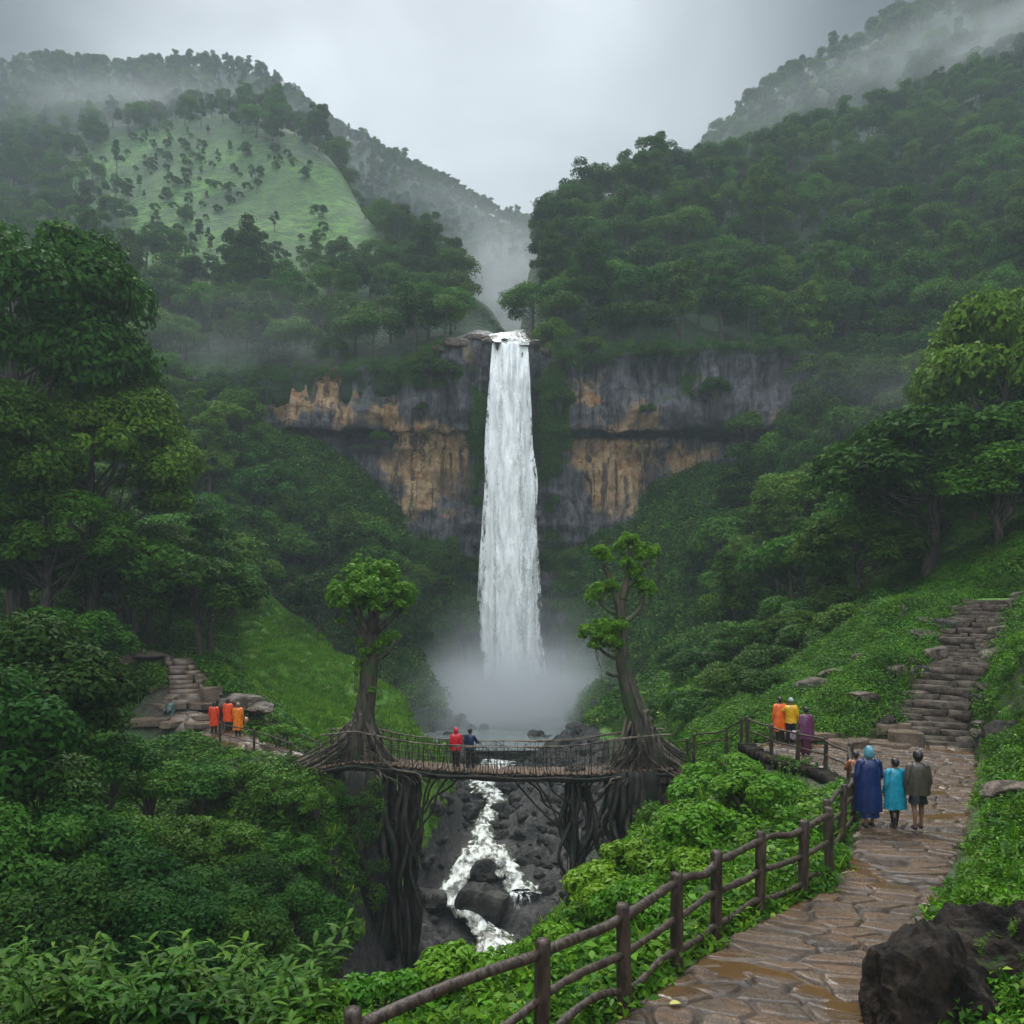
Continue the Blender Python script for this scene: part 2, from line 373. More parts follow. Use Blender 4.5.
M['stair'] = rock_mat('stair_stone', (0.030, 0.022, 0.016), (0.115, 0.088, 0.066), 0.55, moss=(.03, .06, .012), mossamt=.3, scale=2)
def water_mat(name, kind):
    m, t, b = newmat(name)
    if kind == 'fall':
        s1 = noise(t, 1.0, 7, mapping=(1.5, 1.0, 0.13), rough=0.7); s2 = noise(t, 1.0, 6, mapping=(3.4, 2, 1.0), rough=0.75)
        c = mixc(t, rng_(t, s1, 0.36, 0.56), (0.86, 0.89, 0.87), (1.0, 1.0, 0.99))
        c = mixc(t, rng_(t, s2, 0.50, 0.66, 0, 0.5), c, (0.40, 0.45, 0.42))
        al = mth(t, 'ADD', attr(t, 'solid'), mth(t, 'SUBTRACT', mth(t, 'ADD', mth(t, 'MULTIPLY', s1, 0.9), mth(t, 'MULTIPLY', s2, 0.9)), 0.9))
        t.links.new(rng_(t, al, 0.40, 0.62), b.inputs['Alpha'])
        b.inputs['Roughness'].default_value = 0.5
        bump(t, b, mth(t, 'ADD', s1, mth(t, 'MULTIPLY', s2, 0.5)), 0.45, 0.3)
    elif kind == 'river':
        s1 = noise(t, 1.1, 5, rough=0.6); s2 = noise(t, 3.0, 5, mapping=(1, 0.4, 1), rough=0.65)
        f = mth(t, 'ADD', attr(t, 'foam'), mth(t, 'SUBTRACT', mth(t, 'ADD', mth(t, 'MULTIPLY', s1, 1.3), mth(t, 'MULTIPLY', s2, 1.4)), 1.35))
        fo = rng_(t, f, 0.26, 0.56); t.links.new(rng_(t, f, 0.06, 0.2), b.inputs['Alpha'])
        c = mixc(t, rng_(t, s2, 0.3, 0.7), (0.28, 0.29, 0.24), (0.80, 0.81, 0.76))
        c = mixc(t, fo, (0.075, 0.078, 0.055), c)
        t.links.new(rng_(t, fo, 0, 1, 0.08, 0.6), b.inputs['Roughness'])
        bump(t, b, mth(t, 'ADD', s1, s2), 0.8, 0.12)
    else:
        s1 = noise(t, 0.8, 4); c = mixc(t, s1, (0.10, 0.12, 0.11), (0.22, 0.25, 0.23)); b.inputs['Roughness'].default_value = 0.15
        bump(t, b, noise(t, 2.5, 4), 0.4, 0.05)
    t.links.new(c, b.inputs['Base Color']); return m
M['fall'] = water_mat('falling_water', 'fall'); M['river'] = water_mat('river_water', 'river'); M['pool'] = water_mat('pool_water', 'pool')

# ------------------------------------------------------------------ ground (one interpolated height field up to the cliff)
CP = []
def cp(X, Y, Z): CP.append((X, Y, Z))
def cpp(px, py, Y): CP.append(tuple(W(px, py, Y)))
# behind and around the camera, path level
for x, y, z in [(-40, -8, 2), (0, -8, 2.5), (40, -8, 6), (-12, 0, 1.5), (0, 0, 2.2), (14, 0, 3), (-30, 6, 2), (30, 5, 7),
                (-1.4, 7, -.03), (0.3, 8.4, -.03), (1.35, 9.5, -.03), (2.17, 10.6, -.03), (2.94, 11.5, -.03), (3.87, 12.5, -.03), (4.78, 13.2, -.03),
                (5.6, 14.1, -.03), (6.7, 16.1, -.03), (8.0, 18.9, -.03), (2, 6, -.03), (3.5, 9, -.03), (4.5, 9.6, -.03), (5.4, 11.3, -.03), (6.6, 13, -.03),
                (7.9, 14.8, -.03), (9.4, 17, -.03), (11.3, 20, -.03), (13, 23, -.03), (14.6, 25.4, -.03), (9.6, 22, -.03), (11, 24, -.03), (9.2, 25, -.03),
                (8.8, 28, -.03), (12, 28, -.03), (14, 27.5, -.03),
                (6.8, 33.6, -1.95), (8.2, 30.6, -1.0), (9.2, 32, -.9), (11, 30.5, .2), (13.5, 30, .8)]: cp(x, y, z)
# verge left of the near fence, the bushy bank and its brink
for x, y, z in [(-6.5, 8.5, .2), (-4, 8.5, .15), (-2.6, 8.4, 0), (-1.4, 9.5, -.5), (0, 10.8, -.7), (1.2, 12.2, -.6), (2.5, 13.5, -.5), (3.6, 15, -.5), (5, 17, -.5), (6.3, 20, -.7),
                (7.4, 23, -.8), (7.2, 26, -.9), (-9, 10, -.8), (-5, 11, -2), (-2.4, 12.5, -1.6)]: cp(x, y, z)
for px, py, Y, d in [(430, 975, 13, .5), (540, 935, 15.5, .5), (600, 885, 18, .5), (650, 815, 22, .7), (700, 780, 26, .6), (738, 752, 28, .5)]:
    x, y, z = W(px, py, Y); cp(x, y, z - d)
for x, y, z in [(-2.6, 15.5, -7), (-.5, 18, -8), (0.8, 21, -8), (2.2, 25, -8), (4.0, 28.5, -7), (5.2, 31.5, -6), (-7, 14, -7), (-12, 13, -4), (-5, 20, -12), (-1, 25, -13.5),
                (-3, 32, -14), (2, 34, -13), (-2, 38, -14), (4.0, 34, -10), (4.6, 37.5, -9), (6.8, 37, -3.5)]: cp(x, y, z)
# river bed
for px, py, Y in [(420, 950, 42), (560, 950, 42), (480, 945, 43.5), (480, 900, 47), (590, 900, 46), (430, 890, 47), (490, 850, 52), (600, 850, 52), (430, 850, 51), (490, 800, 65), (440, 800, 64), (560, 800, 63), (620, 790, 62), (500, 760, 80), (460, 760, 78), (560, 755, 80)]: cpp(px, py, Y)
for x in (-16, -8, 0, 8, 15): cp(x, 92, -10.4)
for x in (-10, -3, 3, 9): cp(x, 104, -10.6)
# left bluff
for x, y, z in [(-7.6, 34, -2.3), (-9.8, 36.4, -2.0), (-12, 38.4, -1.7), (-14.5, 40, -1.5), (-17, 42, -1.2), (-18.6, 44.5, .1), (-19.6, 47.2, 1.2), (-22, 49.5, 1.9), (-25.5, 50.5, 2.2), (-16, 45, .4), (-13, 42, -1.3), (-8.5, 37.8, -2.6),
                (-6.9, 31.5, -4.5), (-5.9, 34, -9), (-6, 37.5, -8.5), (-5.5, 30, -11), (-8.5, 30, -5), (-9.3, 26, -7), (-6.8, 25, -11), (-11, 34.5, -2.6), (-14, 36.5, -2.5), (-18, 39, -2.2), (-24, 42, -0.5), (-22, 45, .8),
                (-12, 30, -4), (-16, 32, -3.4), (-22, 34, -1.8), (-12, 24, -6), (-16, 26, -4.5), (-22, 28, -2.0), (-10, 19, -6.5), (-15, 20, -4.5), (-20, 20, -2.5), (-30, 25, 0), (-32, 38, 3), (-40, 50, 8)]: cp(x, y, z)
# grassy spur behind the left bluff
for px, py, Y in [(262, 595, 76), (300, 622, 76), (350, 660, 69), (400, 698, 64), (432, 733, 59), (250, 640, 66), (250, 700, 56), (300, 690, 60), (350, 715, 57), (400, 745, 54), (330, 760, 47), (400, 810, 48), (425, 790, 53), (390, 850, 45)]: cpp(px, py, Y)
for x, y, z in [(-3.2, 60, -9.8), (-6, 68, -9.5), (-10.5, 76, -8), (-16, 84, -5), (-19, 88, -2), (-5, 53, -9)]: cp(x, y, z)
# left forest slope
for px, py, Y in [(180, 640, 70), (120, 600, 68), (40, 600, 60), (-80, 600, 52), (-200, 560, 50), (150, 560, 88), (60, 520, 84), (-60, 480, 80), (-200, 440, 84), (230, 560, 95), (300, 560, 100), (300, 500, 106), (230, 470, 106), (200, 420, 114), (300, 450, 113), (370, 500, 112), (410, 560, 110), (440, 620, 107), (430, 680, 100), (400, 640, 98), (350, 610, 98), (100, 400, 116), (0, 400, 114), (-150, 380, 112)]: cpp(px, py, Y)
# right slopes
for px, py, Y in [(600, 690, 96), (620, 700, 84), (660, 700, 66), (680, 690, 56), (640, 735, 50), (700, 650, 76), (660, 610, 98), (620, 640, 104), (600, 560, 111), (650, 520, 112), (700, 560, 98), (760, 480, 112), (700, 480, 113), (790, 430, 114), (850, 440, 102), (800, 540, 90), (780, 610, 72), (740, 690, 50), (700, 725, 42), (780, 670, 50), (800, 700, 38), (860, 640, 44), (850, 690, 34), (900, 560, 68), (900, 480, 86), (960, 380, 98), (1024, 330, 98), (1150, 280, 96), (1000, 480, 66), (1100, 430, 64), (1200, 380, 66), (1000, 560, 44), (930, 600, 42), (900, 612, 39), (880, 660, 33.5), (925, 650, 33), (905, 700, 30.5), (1100, 520, 40), (1024, 575, 38), (1250, 480, 40), (730, 735, 35)]: cpp(px, py, Y)
# stairs hillside and right bank
for px, py, Y in [(940, 752, 27.5), (925, 720, 29), (955, 690, 30.5), (960, 650, 33), (985, 610, 36.5), (1010, 640, 33), (1000, 700, 28.5), (1024, 660, 28), (990, 750, 26.5), (1020, 750, 22), (1060, 690, 22), (990, 800, 19.4), (1030, 800, 17), (975, 850, 16), (1024, 850, 13.5), (1100, 760, 15), (1000, 900, 12), (1060, 880, 11), (960, 930, 10.5), (1060, 950, 9), (1150, 850, 9.5), (1300, 700, 12), (1300, 640, 22)]: cpp(px, py, Y)
cp(7.0, 9, .35); cp(8.5, 9, 1.4); cp(6.2, 7, .4)
CP = np.array(CP, float)
def _k(r): return r
_n = len(CP); _D = np.hypot(CP[:, None, 0] - CP[None, :, 0], CP[:, None, 1] - CP[None, :, 1])
_A = np.zeros((_n + 3, _n + 3)); _A[:_n, :_n] = _k(_D) - np.eye(_n) * 0.15; _A[:_n, _n] = 1; _A[:_n, _n + 1:] = CP[:, :2]; _A[_n:, :_n] = _A[:_n, _n:].T
_w = np.linalg.solve(_A, np.concatenate([CP[:, 2], np.zeros(3)]))

PATH_L = np.array([(-3.4, 5), (-1.1, 7), (.35, 8.3), (1.45, 9.4), (2.3, 10.5), (3.1, 11.4), (4.0, 12.4), (4.95, 13.1), (5.75, 14.0), (6.9, 16), (8.2, 18.8), (9.35, 21.6), (9.5, 23.6), (9.05, 24.9), (8.75, 26.4), (8.55, 28.3)])
PATH_R = np.array([(1.5, 4), (3.0, 6.3), (3.9, 8.0), (4.6, 9.6), (5.3, 10.8), (6.2, 12.0), (7.0, 13.0), (7.7, 14.1), (8.5, 15.2), (9.7, 17), (11.3, 19.6), (13.0, 22.2), (13.8, 23.6), (14.6, 24.9), (15.2, 26.2), (15.4, 27.9)])
def in_poly(X, Y, P):
    r = np.zeros(len(X), bool); j = len(P) - 1
    for i in range(len(P)):
        c = ((P[i][1] > Y) != (P[j][1] > Y)) & (X < (P[j][0] - P[i][0]) * (Y - P[i][1]) / (P[j][1] - P[i][1] + 1e-12) + P[i][0])
        r ^= c; j = i
    return r
PATH_POLY = np.vstack([PATH_L, PATH_R[::-1]])
def seg_dist(X, Y, P):
    d = np.full(len(X), 1e9)
    for a, b in zip(P[:-1], P[1:]):
        ab = b - a; t = np.clip(((X - a[0]) * ab[0] + (Y - a[1]) * ab[1]) / (ab @ ab), 0, 1)
        d = np.minimum(d, np.hypot(X - a[0] - t * ab[0], Y - a[1] - t * ab[1]))
    return d
TRAIL_L = np.array([(-7.2, 34.0), (-9.8, 36.4), (-12, 38.4), (-14.5, 40.1), (-17.2, 42.0)])
TRAIL_R = np.array([(6.2, 34.2), (7.3, 31.6), (8.9, 28.9)])
STAIRS = np.array([W(942, 750, 27.8)[:2], W(935, 712, 30)[:2], W(960, 660, 33)[:2], W(988, 600, 37)[:2]])
STAIRS3 = np.array([W(940, 752, 27.4), W(934, 712, 29.8), W(953, 668, 32.2), W(975, 622, 35.2), W(990, 600, 37), W(1000, 592, 38.5)])
STAIRS_L = [np.array([W(187, 706, 43), W(187, 688, 44.4), W(184, 672, 46), W(178, 656, 47.8)]), np.array([W(152, 666, 48), W(130, 652, 49.5), W(96, 643, 51.2)])]
RIV3 = [np.array([W(500, 762, 79), W(484, 786, 70), W(496, 800, 65), W(488, 815, 60), W(482, 838, 54.5), W(489, 856, 51.5)]),
        np.array([W(484, 852, 51.5), W(464, 872, 49.3), W(450, 893, 47.3), W(462, 912, 46), W(484, 930, 44.6), W(498, 945, 43.2), W(505, 1000, 38)]),
        np.array([W(492, 850, 51.5), W(506, 868, 49.5), W(520, 884, 48), W(522, 893, 47.2)])]
def seg_z(X, Y, P):
    d = np.full(len(X), 1e9); z = np.zeros(len(X))
    for a, b in zip(P[:-1], P[1:]):
        ab = b - a; t = np.clip(((X - a[0]) * ab[0] + (Y - a[1]) * ab[1]) / (ab[0] ** 2 + ab[1] ** 2), 0, 1)
        dd = np.hypot(X - a[0] - t * ab[0], Y - a[1] - t * ab[1]); m = dd < d; d = np.where(m, dd, d); z = np.where(m, a[2] + t * ab[2], z)
    return d, z
def gh(X, Y, rough=True):
    X = np.atleast_1d(np.asarray(X, float)); Y = np.atleast_1d(np.asarray(Y, float)); out = np.zeros(len(X))
    for s in range(0, len(X), 20000):
        x = X[s:s + 20000]; y = Y[s:s + 20000]
        D = np.hypot(x[:, None] - CP[None, :, 0], y[:, None] - CP[None, :, 1])
        out[s:s + 20000] = _k(D) @ _w[:_n] + _w[_n] + _w[_n + 1] * x + _w[_n + 2] * y
    pd = np.where(in_poly(X, Y, PATH_POLY), 0, seg_dist(X, Y, np.vstack([PATH_POLY, PATH_POLY[:1]])))
    pd = np.minimum(pd, np.minimum(seg_dist(X, Y, TRAIL_L), seg_dist(X, Y, TRAIL_R)))
    near = sstep(0.1, 2.0, pd)
    out = out * near + (1 - near) * np.where((pd < 3) & in_poly(X, Y, PATH_POLY), -.13, out)
    if rough:
        p = np.stack([X, Y, np.zeros_like(X)], 1)
        amp = np.clip(Y / 60, 0.12, 1.0)
        out = out + near * amp * (fbm(p, 0.22, 4, 3) * 0.9)
        rk = rockmask(X, Y); out = out + rk * np.abs(fbm(p, 0.55, 4, 9, 0.6)) * 1.1
        bank = sstep(.3, 1.5, pd) * (Y < 34) * (X > -6); out = out + bank * .16 * fbm(p, .9, 2, 19)
    sd, sz = seg_z(X, Y, STAIRS3); k = sstep(1.55, 2.8, sd); out = out * k + (1 - k) * (sz - .30)
    for sp_ in STAIRS_L:
        sd, sz = seg_z(X, Y, sp_); k = sstep(1.1, 2.4, sd); out = out * k + (1 - k) * (sz - .35)
    for rp, ww in zip(RIV3, (1.2, 1.0, 1.1)):
        rd, rz = seg_z(X, Y, rp); k = sstep(ww, ww + 2.2, rd); out = np.where(rd < ww + 2.2, out * k + (1 - k) * np.minimum(out, rz - .55), out)
    return out
RIVER = np.array([(479, 948, 43.0), (500, 935, 43.6), (465, 890, 47.5), (470, 870, 49.5), (482, 852, 52), (487, 830, 56), (488, 800, 64), (480, 785, 71), (500, 770, 78)])
def rockmask(X, Y):
    z = sstep(14, 20, Y)
    cx = np.interp(Y, [20, 45, 60, 80, 110], [-1, -0.8, 0.5, 0.5, 1])
    wd = np.interp(Y, [20, 42, 50, 60, 80, 110], [7, 5.8, 6.0, 6.5, 9, 10])
    return z * (1 - sstep(wd * 0.85, wd * 1.15, np.abs(X - cx)))

xs = np.concatenate([np.linspace(-140, -45, 40, endpoint=False), np.linspace(-45, -20, 70, endpoint=False), np.linspace(-20, 24, 300, endpoint=False), np.linspace(24, 55, 70, endpoint=False), np.linspace(55, 150, 40)])
ys = np.concatenate([np.linspace(-12, 4, 12, endpoint=False), np.linspace(4, 40, 240, endpoint=False), np.linspace(40, 75, 130, endpoint=False), np.linspace(75, 130, 90)])
GX, GY = np.meshgrid(xs, ys, indexing='ij'); gx, gy = GX.ravel(), GY.ravel()
gz = gh(gx, gy)
# amphitheatre: keep the ground below the cliff foot
nv_ = len(ys); ii, jj = np.meshgrid(np.arange(len(xs) - 1), np.arange(nv_ - 1), indexing='ij')
gf = np.stack([ii * nv_ + jj, (ii + 1) * nv_ + jj, (ii + 1) * nv_ + jj + 1, ii * nv_ + jj + 1], -1).reshape(-1, 4)
gpx, gpy = 512 + F_PX * gx / np.maximum(gy, .5), HOR - F_PX * (gz - CAM_Z) / np.maximum(gy, .5)
spur = (gy > 40) & (gy < 92) & (gx < -2) & in_poly(gpx, gpy, [(235, 560), (262, 575), (330, 630), (400, 680), (450, 735), (450, 800), (400, 900), (300, 900), (235, 720)])
rslope = (gy > 28) & (gy < 100) & in_poly(gpx, gpy, [(590, 560), (690, 520), (760, 640), (1030, 560), (1030, 640), (930, 640), (880, 740), (600, 740)])
grass = np.where(spur | rslope, 1.0, 0.0)
grass = np.maximum(grass, 0.15 * ((gy > 8) & (gy < 40)))
ground = obj('ground', mesh_np('ground', np.stack([gx, gy, gz], 1), gf, M['ground'], {'grass': ('POINT', grass), 'rock': ('POINT', rockmask(gx, gy) * (1 - grass * (grass > .9)))}, smooth=True))
tag(ground, kind='structure')
base = MB(); base.box((0, 270, -16.9), (2560, 820, 1.0)); o = base.build('terrain_base', M['hill'], smooth=False); tag(o, kind='structure')

# ------------------------------------------------------------------ hills and cliff: sheets through surveyed points
def catmull(P, n):
    P = np.asarray(P, float); m = len(P)
    t = np.linspace(0, m - 1, n); i = np.clip(np.floor(t).astype(int), 0, m - 2); f = (t - i)
    f = f.reshape((-1,) + (1,) * (P.ndim - 1))
    g = lambda k: P[np.clip(k, 0, m - 1)]
    p0, p1, p2, p3 = g(i - 1), g(i), g(i + 1), g(i + 2)
    return 0.5 * ((2 * p1) + (-p0 + p2) * f + (2 * p0 - 5 * p1 + 4 * p2 - p3) * f ** 2 + (-p0 + 3 * p1 - 3 * p2 + p3) * f ** 3)
def sheet(rows, nu, nv):
    R = np.array([[W(*p) for p in r] for r in rows])       # rows x cols x 3
    R = catmull(R, nv); R = catmull(R.transpose(1, 0, 2), nu)   # nu x nv x 3
    return R
def sheet_faces(nu, nv):
    i, j = np.meshgrid(np.arange(nu - 1), np.arange(nv - 1), indexing='ij')
    return np.stack([i * nv + j, (i + 1) * nv + j, (i + 1) * nv + j + 1, i * nv + j + 1], -1).reshape(-1, 4)
def hill(name, rows, nu, nv, amp, sc, grassfn=None, seed=0):
    V = sheet(rows, nu, nv).reshape(-1, 3)
    V[:, 2] += fbm(V * np.array([1, 1, .5]), sc, 4, seed) * amp
    px, py = proj(V)
    g = grassfn(px, py, V) if grassfn is not None else np.zeros(len(V))
    F_ = sheet_faces(nu, nv)
    o = obj(name, mesh_np(name, V, F_, M['hill'], {'grass': ('POINT', g)}, smooth=True)); tag(o, kind='structure')
    return V, F_, o
def behind(row, dy=60, dpy=60): return [(p[0], p[1] + dpy, p[2] + dy) for p in row]
r0 = [(-600, 74, 460), (-300, 56, 450), (-100, 76, 440), (0, 76, 430), (110, 72, 420), (200, 70, 420), (260, 86, 415), (320, 124, 410), (400, 166, 400), (480, 204, 395), (540, 222, 390), (600, 235, 385), (680, 300, 380), (760, 380, 380)]
far_left = hill('hill_far_left', [behind(r0, 120, 80), r0,
    [(p[0], p[1] + 55, p[2] - 70) for p in r0], [(p[0], 330, 250 if p[0] < 400 else 260) for p in r0], [(p[0], 470, 190) for p in r0]], 160, 60, 4.5, 0.02, seed=5)
r0 = [(440, 380, 380), (520, 330, 370), (600, 240, 365), (660, 185, 360), (700, 165, 355), (745, 118, 350), (790, 84, 345), (860, 52, 340), (920, 22, 335), (1024, -30, 330), (1200, -120, 330), (1500, -220, 340)]
far_right = hill('hill_far_right', [behind(r0, 120, 80), r0, [(p[0] + 20, p[1] + 60, p[2] - 60) for p in r0], [(p[0], max(p[1], 300), 240) for p in r0], [(p[0], 450, 190) for p in r0]], 140, 50, 4, 0.02, seed=6)
cl = [(-600, 260, 360), (-300, 170, 345), (-100, 150, 330), (60, 130, 310), (170, 118, 295), (235, 116, 280), (290, 130, 262), (335, 168, 235), (372, 226, 205), (430, 262, 170), (480, 300, 152), (515, 352, 138), (545, 420, 125)]
c1 = [(-600, 330, 250), (-300, 250, 235), (-100, 235, 225), (60, 215, 218), (150, 200, 212), (215, 196, 208), (270, 204, 200), (325, 230, 186), (378, 265, 168), (435, 300, 150), (484, 326, 139), (517, 362, 130), (545, 425, 120)]
c2 = [(-600, 400, 160), (-300, 330, 155), (-100, 315, 155), (60, 300, 156), (140, 298, 154), (200, 300, 152), (255, 302, 149), (320, 308, 144), (385, 320, 134), (440, 332, 127), (486, 342, 121), (517, 366, 118), (545, 430, 116)]
c3 = [(-600, 480, 122), (-300, 430, 120), (-100, 405, 120), (60, 388, 122), (130, 380, 121), (190, 378, 120), (250, 378, 118), (320, 375, 116), (388, 366, 114), (445, 346, 112.5), (486, 341, 112), (515, 356, 113), (545, 430, 113)]
c4 = [(p[0], p[1] + 60, p[2] + 6) for p in c3]
def meadow(px, py, V):
    nn = fbm(V, 0.02, 3, 33)
    inside = in_poly(px + fbm(V, .06, 3, 91) * 14, py + fbm(V, .06, 3, 92) * 14, [(90, 160), (150, 134), (225, 132), (285, 146), (335, 172), (374, 232), (372, 275), (310, 272), (250, 282), (190, 262), (120, 232)])
    f = inside * 1.0
    f = f.reshape(220, 90)
    for _ in range(7): f = (f + np.roll(f, 1, 0) + np.roll(f, -1, 0) + np.roll(f, 1, 1) + np.roll(f, -1, 1)) / 5
    around = in_poly(px, py, [(60, 135), (150, 112), (240, 112), (330, 135), (385, 190), (420, 300), (300, 315), (160, 300), (80, 240)]) * (.40 + .5 * fbm(V, .05, 3, 35))
    return np.clip(np.maximum(f.ravel() * (1.0 + 0.55 * nn + .5 * fbm(V, .12, 3, 34)), around), 0, 1)
mid_left = hill('hill_left', [behind(cl, 60, 60), cl, c1, c2, c3, c4], 220, 90, 1.8, 0.05, meadow, 7)
d0 = [(505, 420, 120), (518, 345, 138), (532, 268, 150), (560, 232, 160), (600, 204, 170), (650, 188, 180), (700, 180, 190), (780, 162, 205), (850, 138, 215), (940, 100, 230), (1024, 66, 245), (1200, -40, 260), (1500, -140, 280)]
d1 = [(505, 430, 116), (522, 352, 125), (545, 300, 134), (590, 270, 140), (640, 250, 146), (690, 238, 152), (740, 230, 157), (800, 225, 162), (860, 210, 166), (940, 180, 172), (1024, 150, 178), (1200, 80, 185), (1500, -20, 190)]
d2 = [(505, 440, 113), (524, 358, 117), (555, 325, 121), (600, 315, 124), (650, 305, 128), (700, 300, 131), (750, 296, 134), (800, 292, 137), (860, 285, 138), (930, 270, 138), (1024, 245, 138), (1200, 190, 140), (1500, 100, 140)]
d3 = [(505, 450, 113), (528, 362, 112.5), (560, 362, 113), (605, 356, 114), (655, 352, 115), (700, 350, 116), (745, 350, 117), (795, 352, 117), (850, 368, 115), (910, 365, 112), (1024, 330, 108), (1200, 280, 105), (1500, 200, 105)]
d4 = [(p[0], p[1] + 90, p[2] + 8) for p in d3]
right_hill = hill('hill_right', [behind(d0, 60, 60), d0, d1, d2, d3, d4], 220, 90, 2.2, 0.05, seed=8)

# cliff: profile of an undercut wall, set back beside the falls
NU, NV = 420, 260
tops = [(120, 372, 119), (200, 374, 118), (260, 374, 117), (330, 372, 115), (395, 364, 113), (440, 348, 112), (475, 338, 111.5), (496, 341, 111.5), (510, 342, 111.8), (525, 341, 111.5), (545, 352, 111.5), (580, 356, 112), (640, 350, 113), (700, 347, 114), (770, 344, 115), (815, 352, 116), (880, 372, 118)]
def crow(py_f, dY_f): return [(p[0], py_f(p), p[2] + dY_f(p)) for p in tops]
core = lambda p: float(np.exp(-((p[0] - 512) / 55.0) ** 2))
rows = [crow(lambda p: p[1] - 6, lambda p: 9), crow(lambda p: p[1], lambda p: 1.0), crow(lambda p: p[1] + 6, lambda p: -.4),
        crow(lambda p: 388, lambda p: -1.2 + 1.0 * core(p)), crow(lambda p: 415, lambda p: -1.6 + 1.6 * core(p)), crow(lambda p: 428, lambda p: -1.5 + 1.7 * core(p)), crow(lambda p: 434, lambda p: 0.2 + core(p)),
        crow(lambda p: 455, lambda p: 0.4 + 1.2 * core(p)), crow(lambda p: 490, lambda p: 0.2 + 1.5 * core(p)), crow(lambda p: 520, lambda p: -.3 + 2 * core(p)),
        crow(lambda p: 560, lambda p: -1.5 + 2.5 * core(p)), crow(lambda p: 620, lambda p: -5.5 + 5 * core(p)), crow(lambda p: 700, lambda p: -9 + 6 * core(p)), crow(lambda p: 760, lambda p: -13 + 9 * core(p))]
cv = sheet(rows, NU, NV).reshape(-1, 3)
px, py = proj(cv)
wall = sstep(345, 365, py)
blk = fbm(cv * np.array([1, 1, .35]), 0.35, 4, 21)
led = np.abs(vnoise(np.stack([cv[:, 0] * .05, cv[:, 1] * 0, cv[:, 2] * .45], 1), 5))
col_ = np.abs(vnoise(np.stack([cv[:, 0] * .55, cv[:, 1] * 0, cv[:, 2] * .06], 1), 8))
cv[:, 1] += wall * (blk * 1.5 + led * 1.5 + col_ * 1.5 + fbm(cv, 1.1, 3, 4) * .25)
cv[:, 2] += fbm(cv, 0.25, 3, 44) * 0.4
nn = fbm(cv, 0.16, 4, 61); nn2 = fbm(cv, 0.5, 4, 62)
def blob(cx, cy, rx, ry): return np.clip(1.25 - np.sqrt(((px - cx) / rx) ** 2 + ((py - cy) / ry) ** 2), 0, 1)
och = np.maximum.reduce([blob(432, 455, 52, 60), blob(292, 400, 26, 24) * .9, blob(330, 392, 14, 32) * .75, blob(388, 400, 14, 34) * .7, blob(618, 458, 62, 55), blob(690, 470, 40, 38) * .5, blob(594, 385, 22, 26) * .7, blob(345, 415, 16, 26) * .7])
ochre = sstep(0.22, 0.62, och + nn * .34 + nn2 * .34)
mos = np.maximum.reduce([blob(478, 440, 15, 90) * .7, blob(553, 455, 20, 95) * .8, blob(440, 600, 60, 75), blob(590, 590, 60, 60), sstep(520, 560, py) * (np.abs(px - 512) > 55) * 1.0, blob(555, 560, 22, 60) * .8, blob(690, 380, 14, 50) * .6, blob(430, 375, 40, 16)])
moss = sstep(0.35, 0.75, mos + nn2 * .35 + nn * .2)
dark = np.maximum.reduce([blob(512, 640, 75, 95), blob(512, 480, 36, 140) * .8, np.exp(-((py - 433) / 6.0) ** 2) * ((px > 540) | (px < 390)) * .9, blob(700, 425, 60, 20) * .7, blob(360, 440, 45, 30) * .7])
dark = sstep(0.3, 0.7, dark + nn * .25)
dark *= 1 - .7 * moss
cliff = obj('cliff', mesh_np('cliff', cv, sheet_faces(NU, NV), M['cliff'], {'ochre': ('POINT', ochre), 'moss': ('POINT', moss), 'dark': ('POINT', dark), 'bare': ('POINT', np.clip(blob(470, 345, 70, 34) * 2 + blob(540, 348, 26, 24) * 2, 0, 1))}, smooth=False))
tag(cliff, kind='structure')

# ------------------------------------------------------------------ water
def ribbon(name, cpts, widths, n, m, mat, attrf, up=0.0, disp=None):
    P = catmull(np.array(cpts), n); Wd = catmull(np.array(widths, float)[:, None], n)[:, 0]
    u = np.linspace(-1, 1, m)
    T = np.gradient(P, axis=0); S = np.stack([T[:, 1], -T[:, 0], np.zeros(n)], 1); S /= np.linalg.norm(S, axis=1)[:, None] + 1e-9
    V = P[:, None, :] + S[:, None, :] * (u[None, :, None] * Wd[:, None, None] * .5)
    V = V.reshape(-1, 3)
    if disp is not None: V = disp(V, np.tile(u, n), np.repeat(np.linspace(0, 1, n), m))
    return mesh_np(name, V, sheet_faces(n, m), mat, attrf(V, np.tile(u, n), np.repeat(np.linspace(0, 1, n), m)), smooth=True)
def fall_mesh(name, X0, topz, botz, Ytop, w0, w1, lean, seed, solid):
    n, m = 300, 50
    v = np.linspace(0, 1, n); z = topz + (botz - topz) * v
    yy = Ytop - 2.6 * np.sqrt(np.clip(v, 0, 1)) - .8 * v
    u = np.linspace(-1, 1, m); wd = w0 + (w1 - w0) * v ** 0.9
    X = X0 + lean * v[:, None] + u[None, :] * wd[:, None] * .5
    Y = yy[:, None] - (1 - u[None, :] ** 2) * 0.9 * np.minimum(1, v[:, None] * 8 + .15)
    Z = np.repeat(z[:, None], m, 1)
    V = np.stack([X, Y, Z], -1).reshape(-1, 3)
    V[:, 0] += vnoise(V * np.array([.4, 0, .18]), seed) * .35 * np.abs(np.tile(u, n))
    V[:, 1] += fbm(V * np.array([1.2, 0, .16]), 1.2, 3, seed) * .5
    uu = np.abs(np.tile(u, n)); vv = np.repeat(v, m)
    s = solid + .64 - sstep(.30, 1.0, uu) * (.52 + .22 * vv) - .5 * sstep(.90, 1.0, vv)
    return mesh_np(name, V, sheet_faces(n, m), M['fall'], {'solid': ('POINT', s)}, smooth=True)
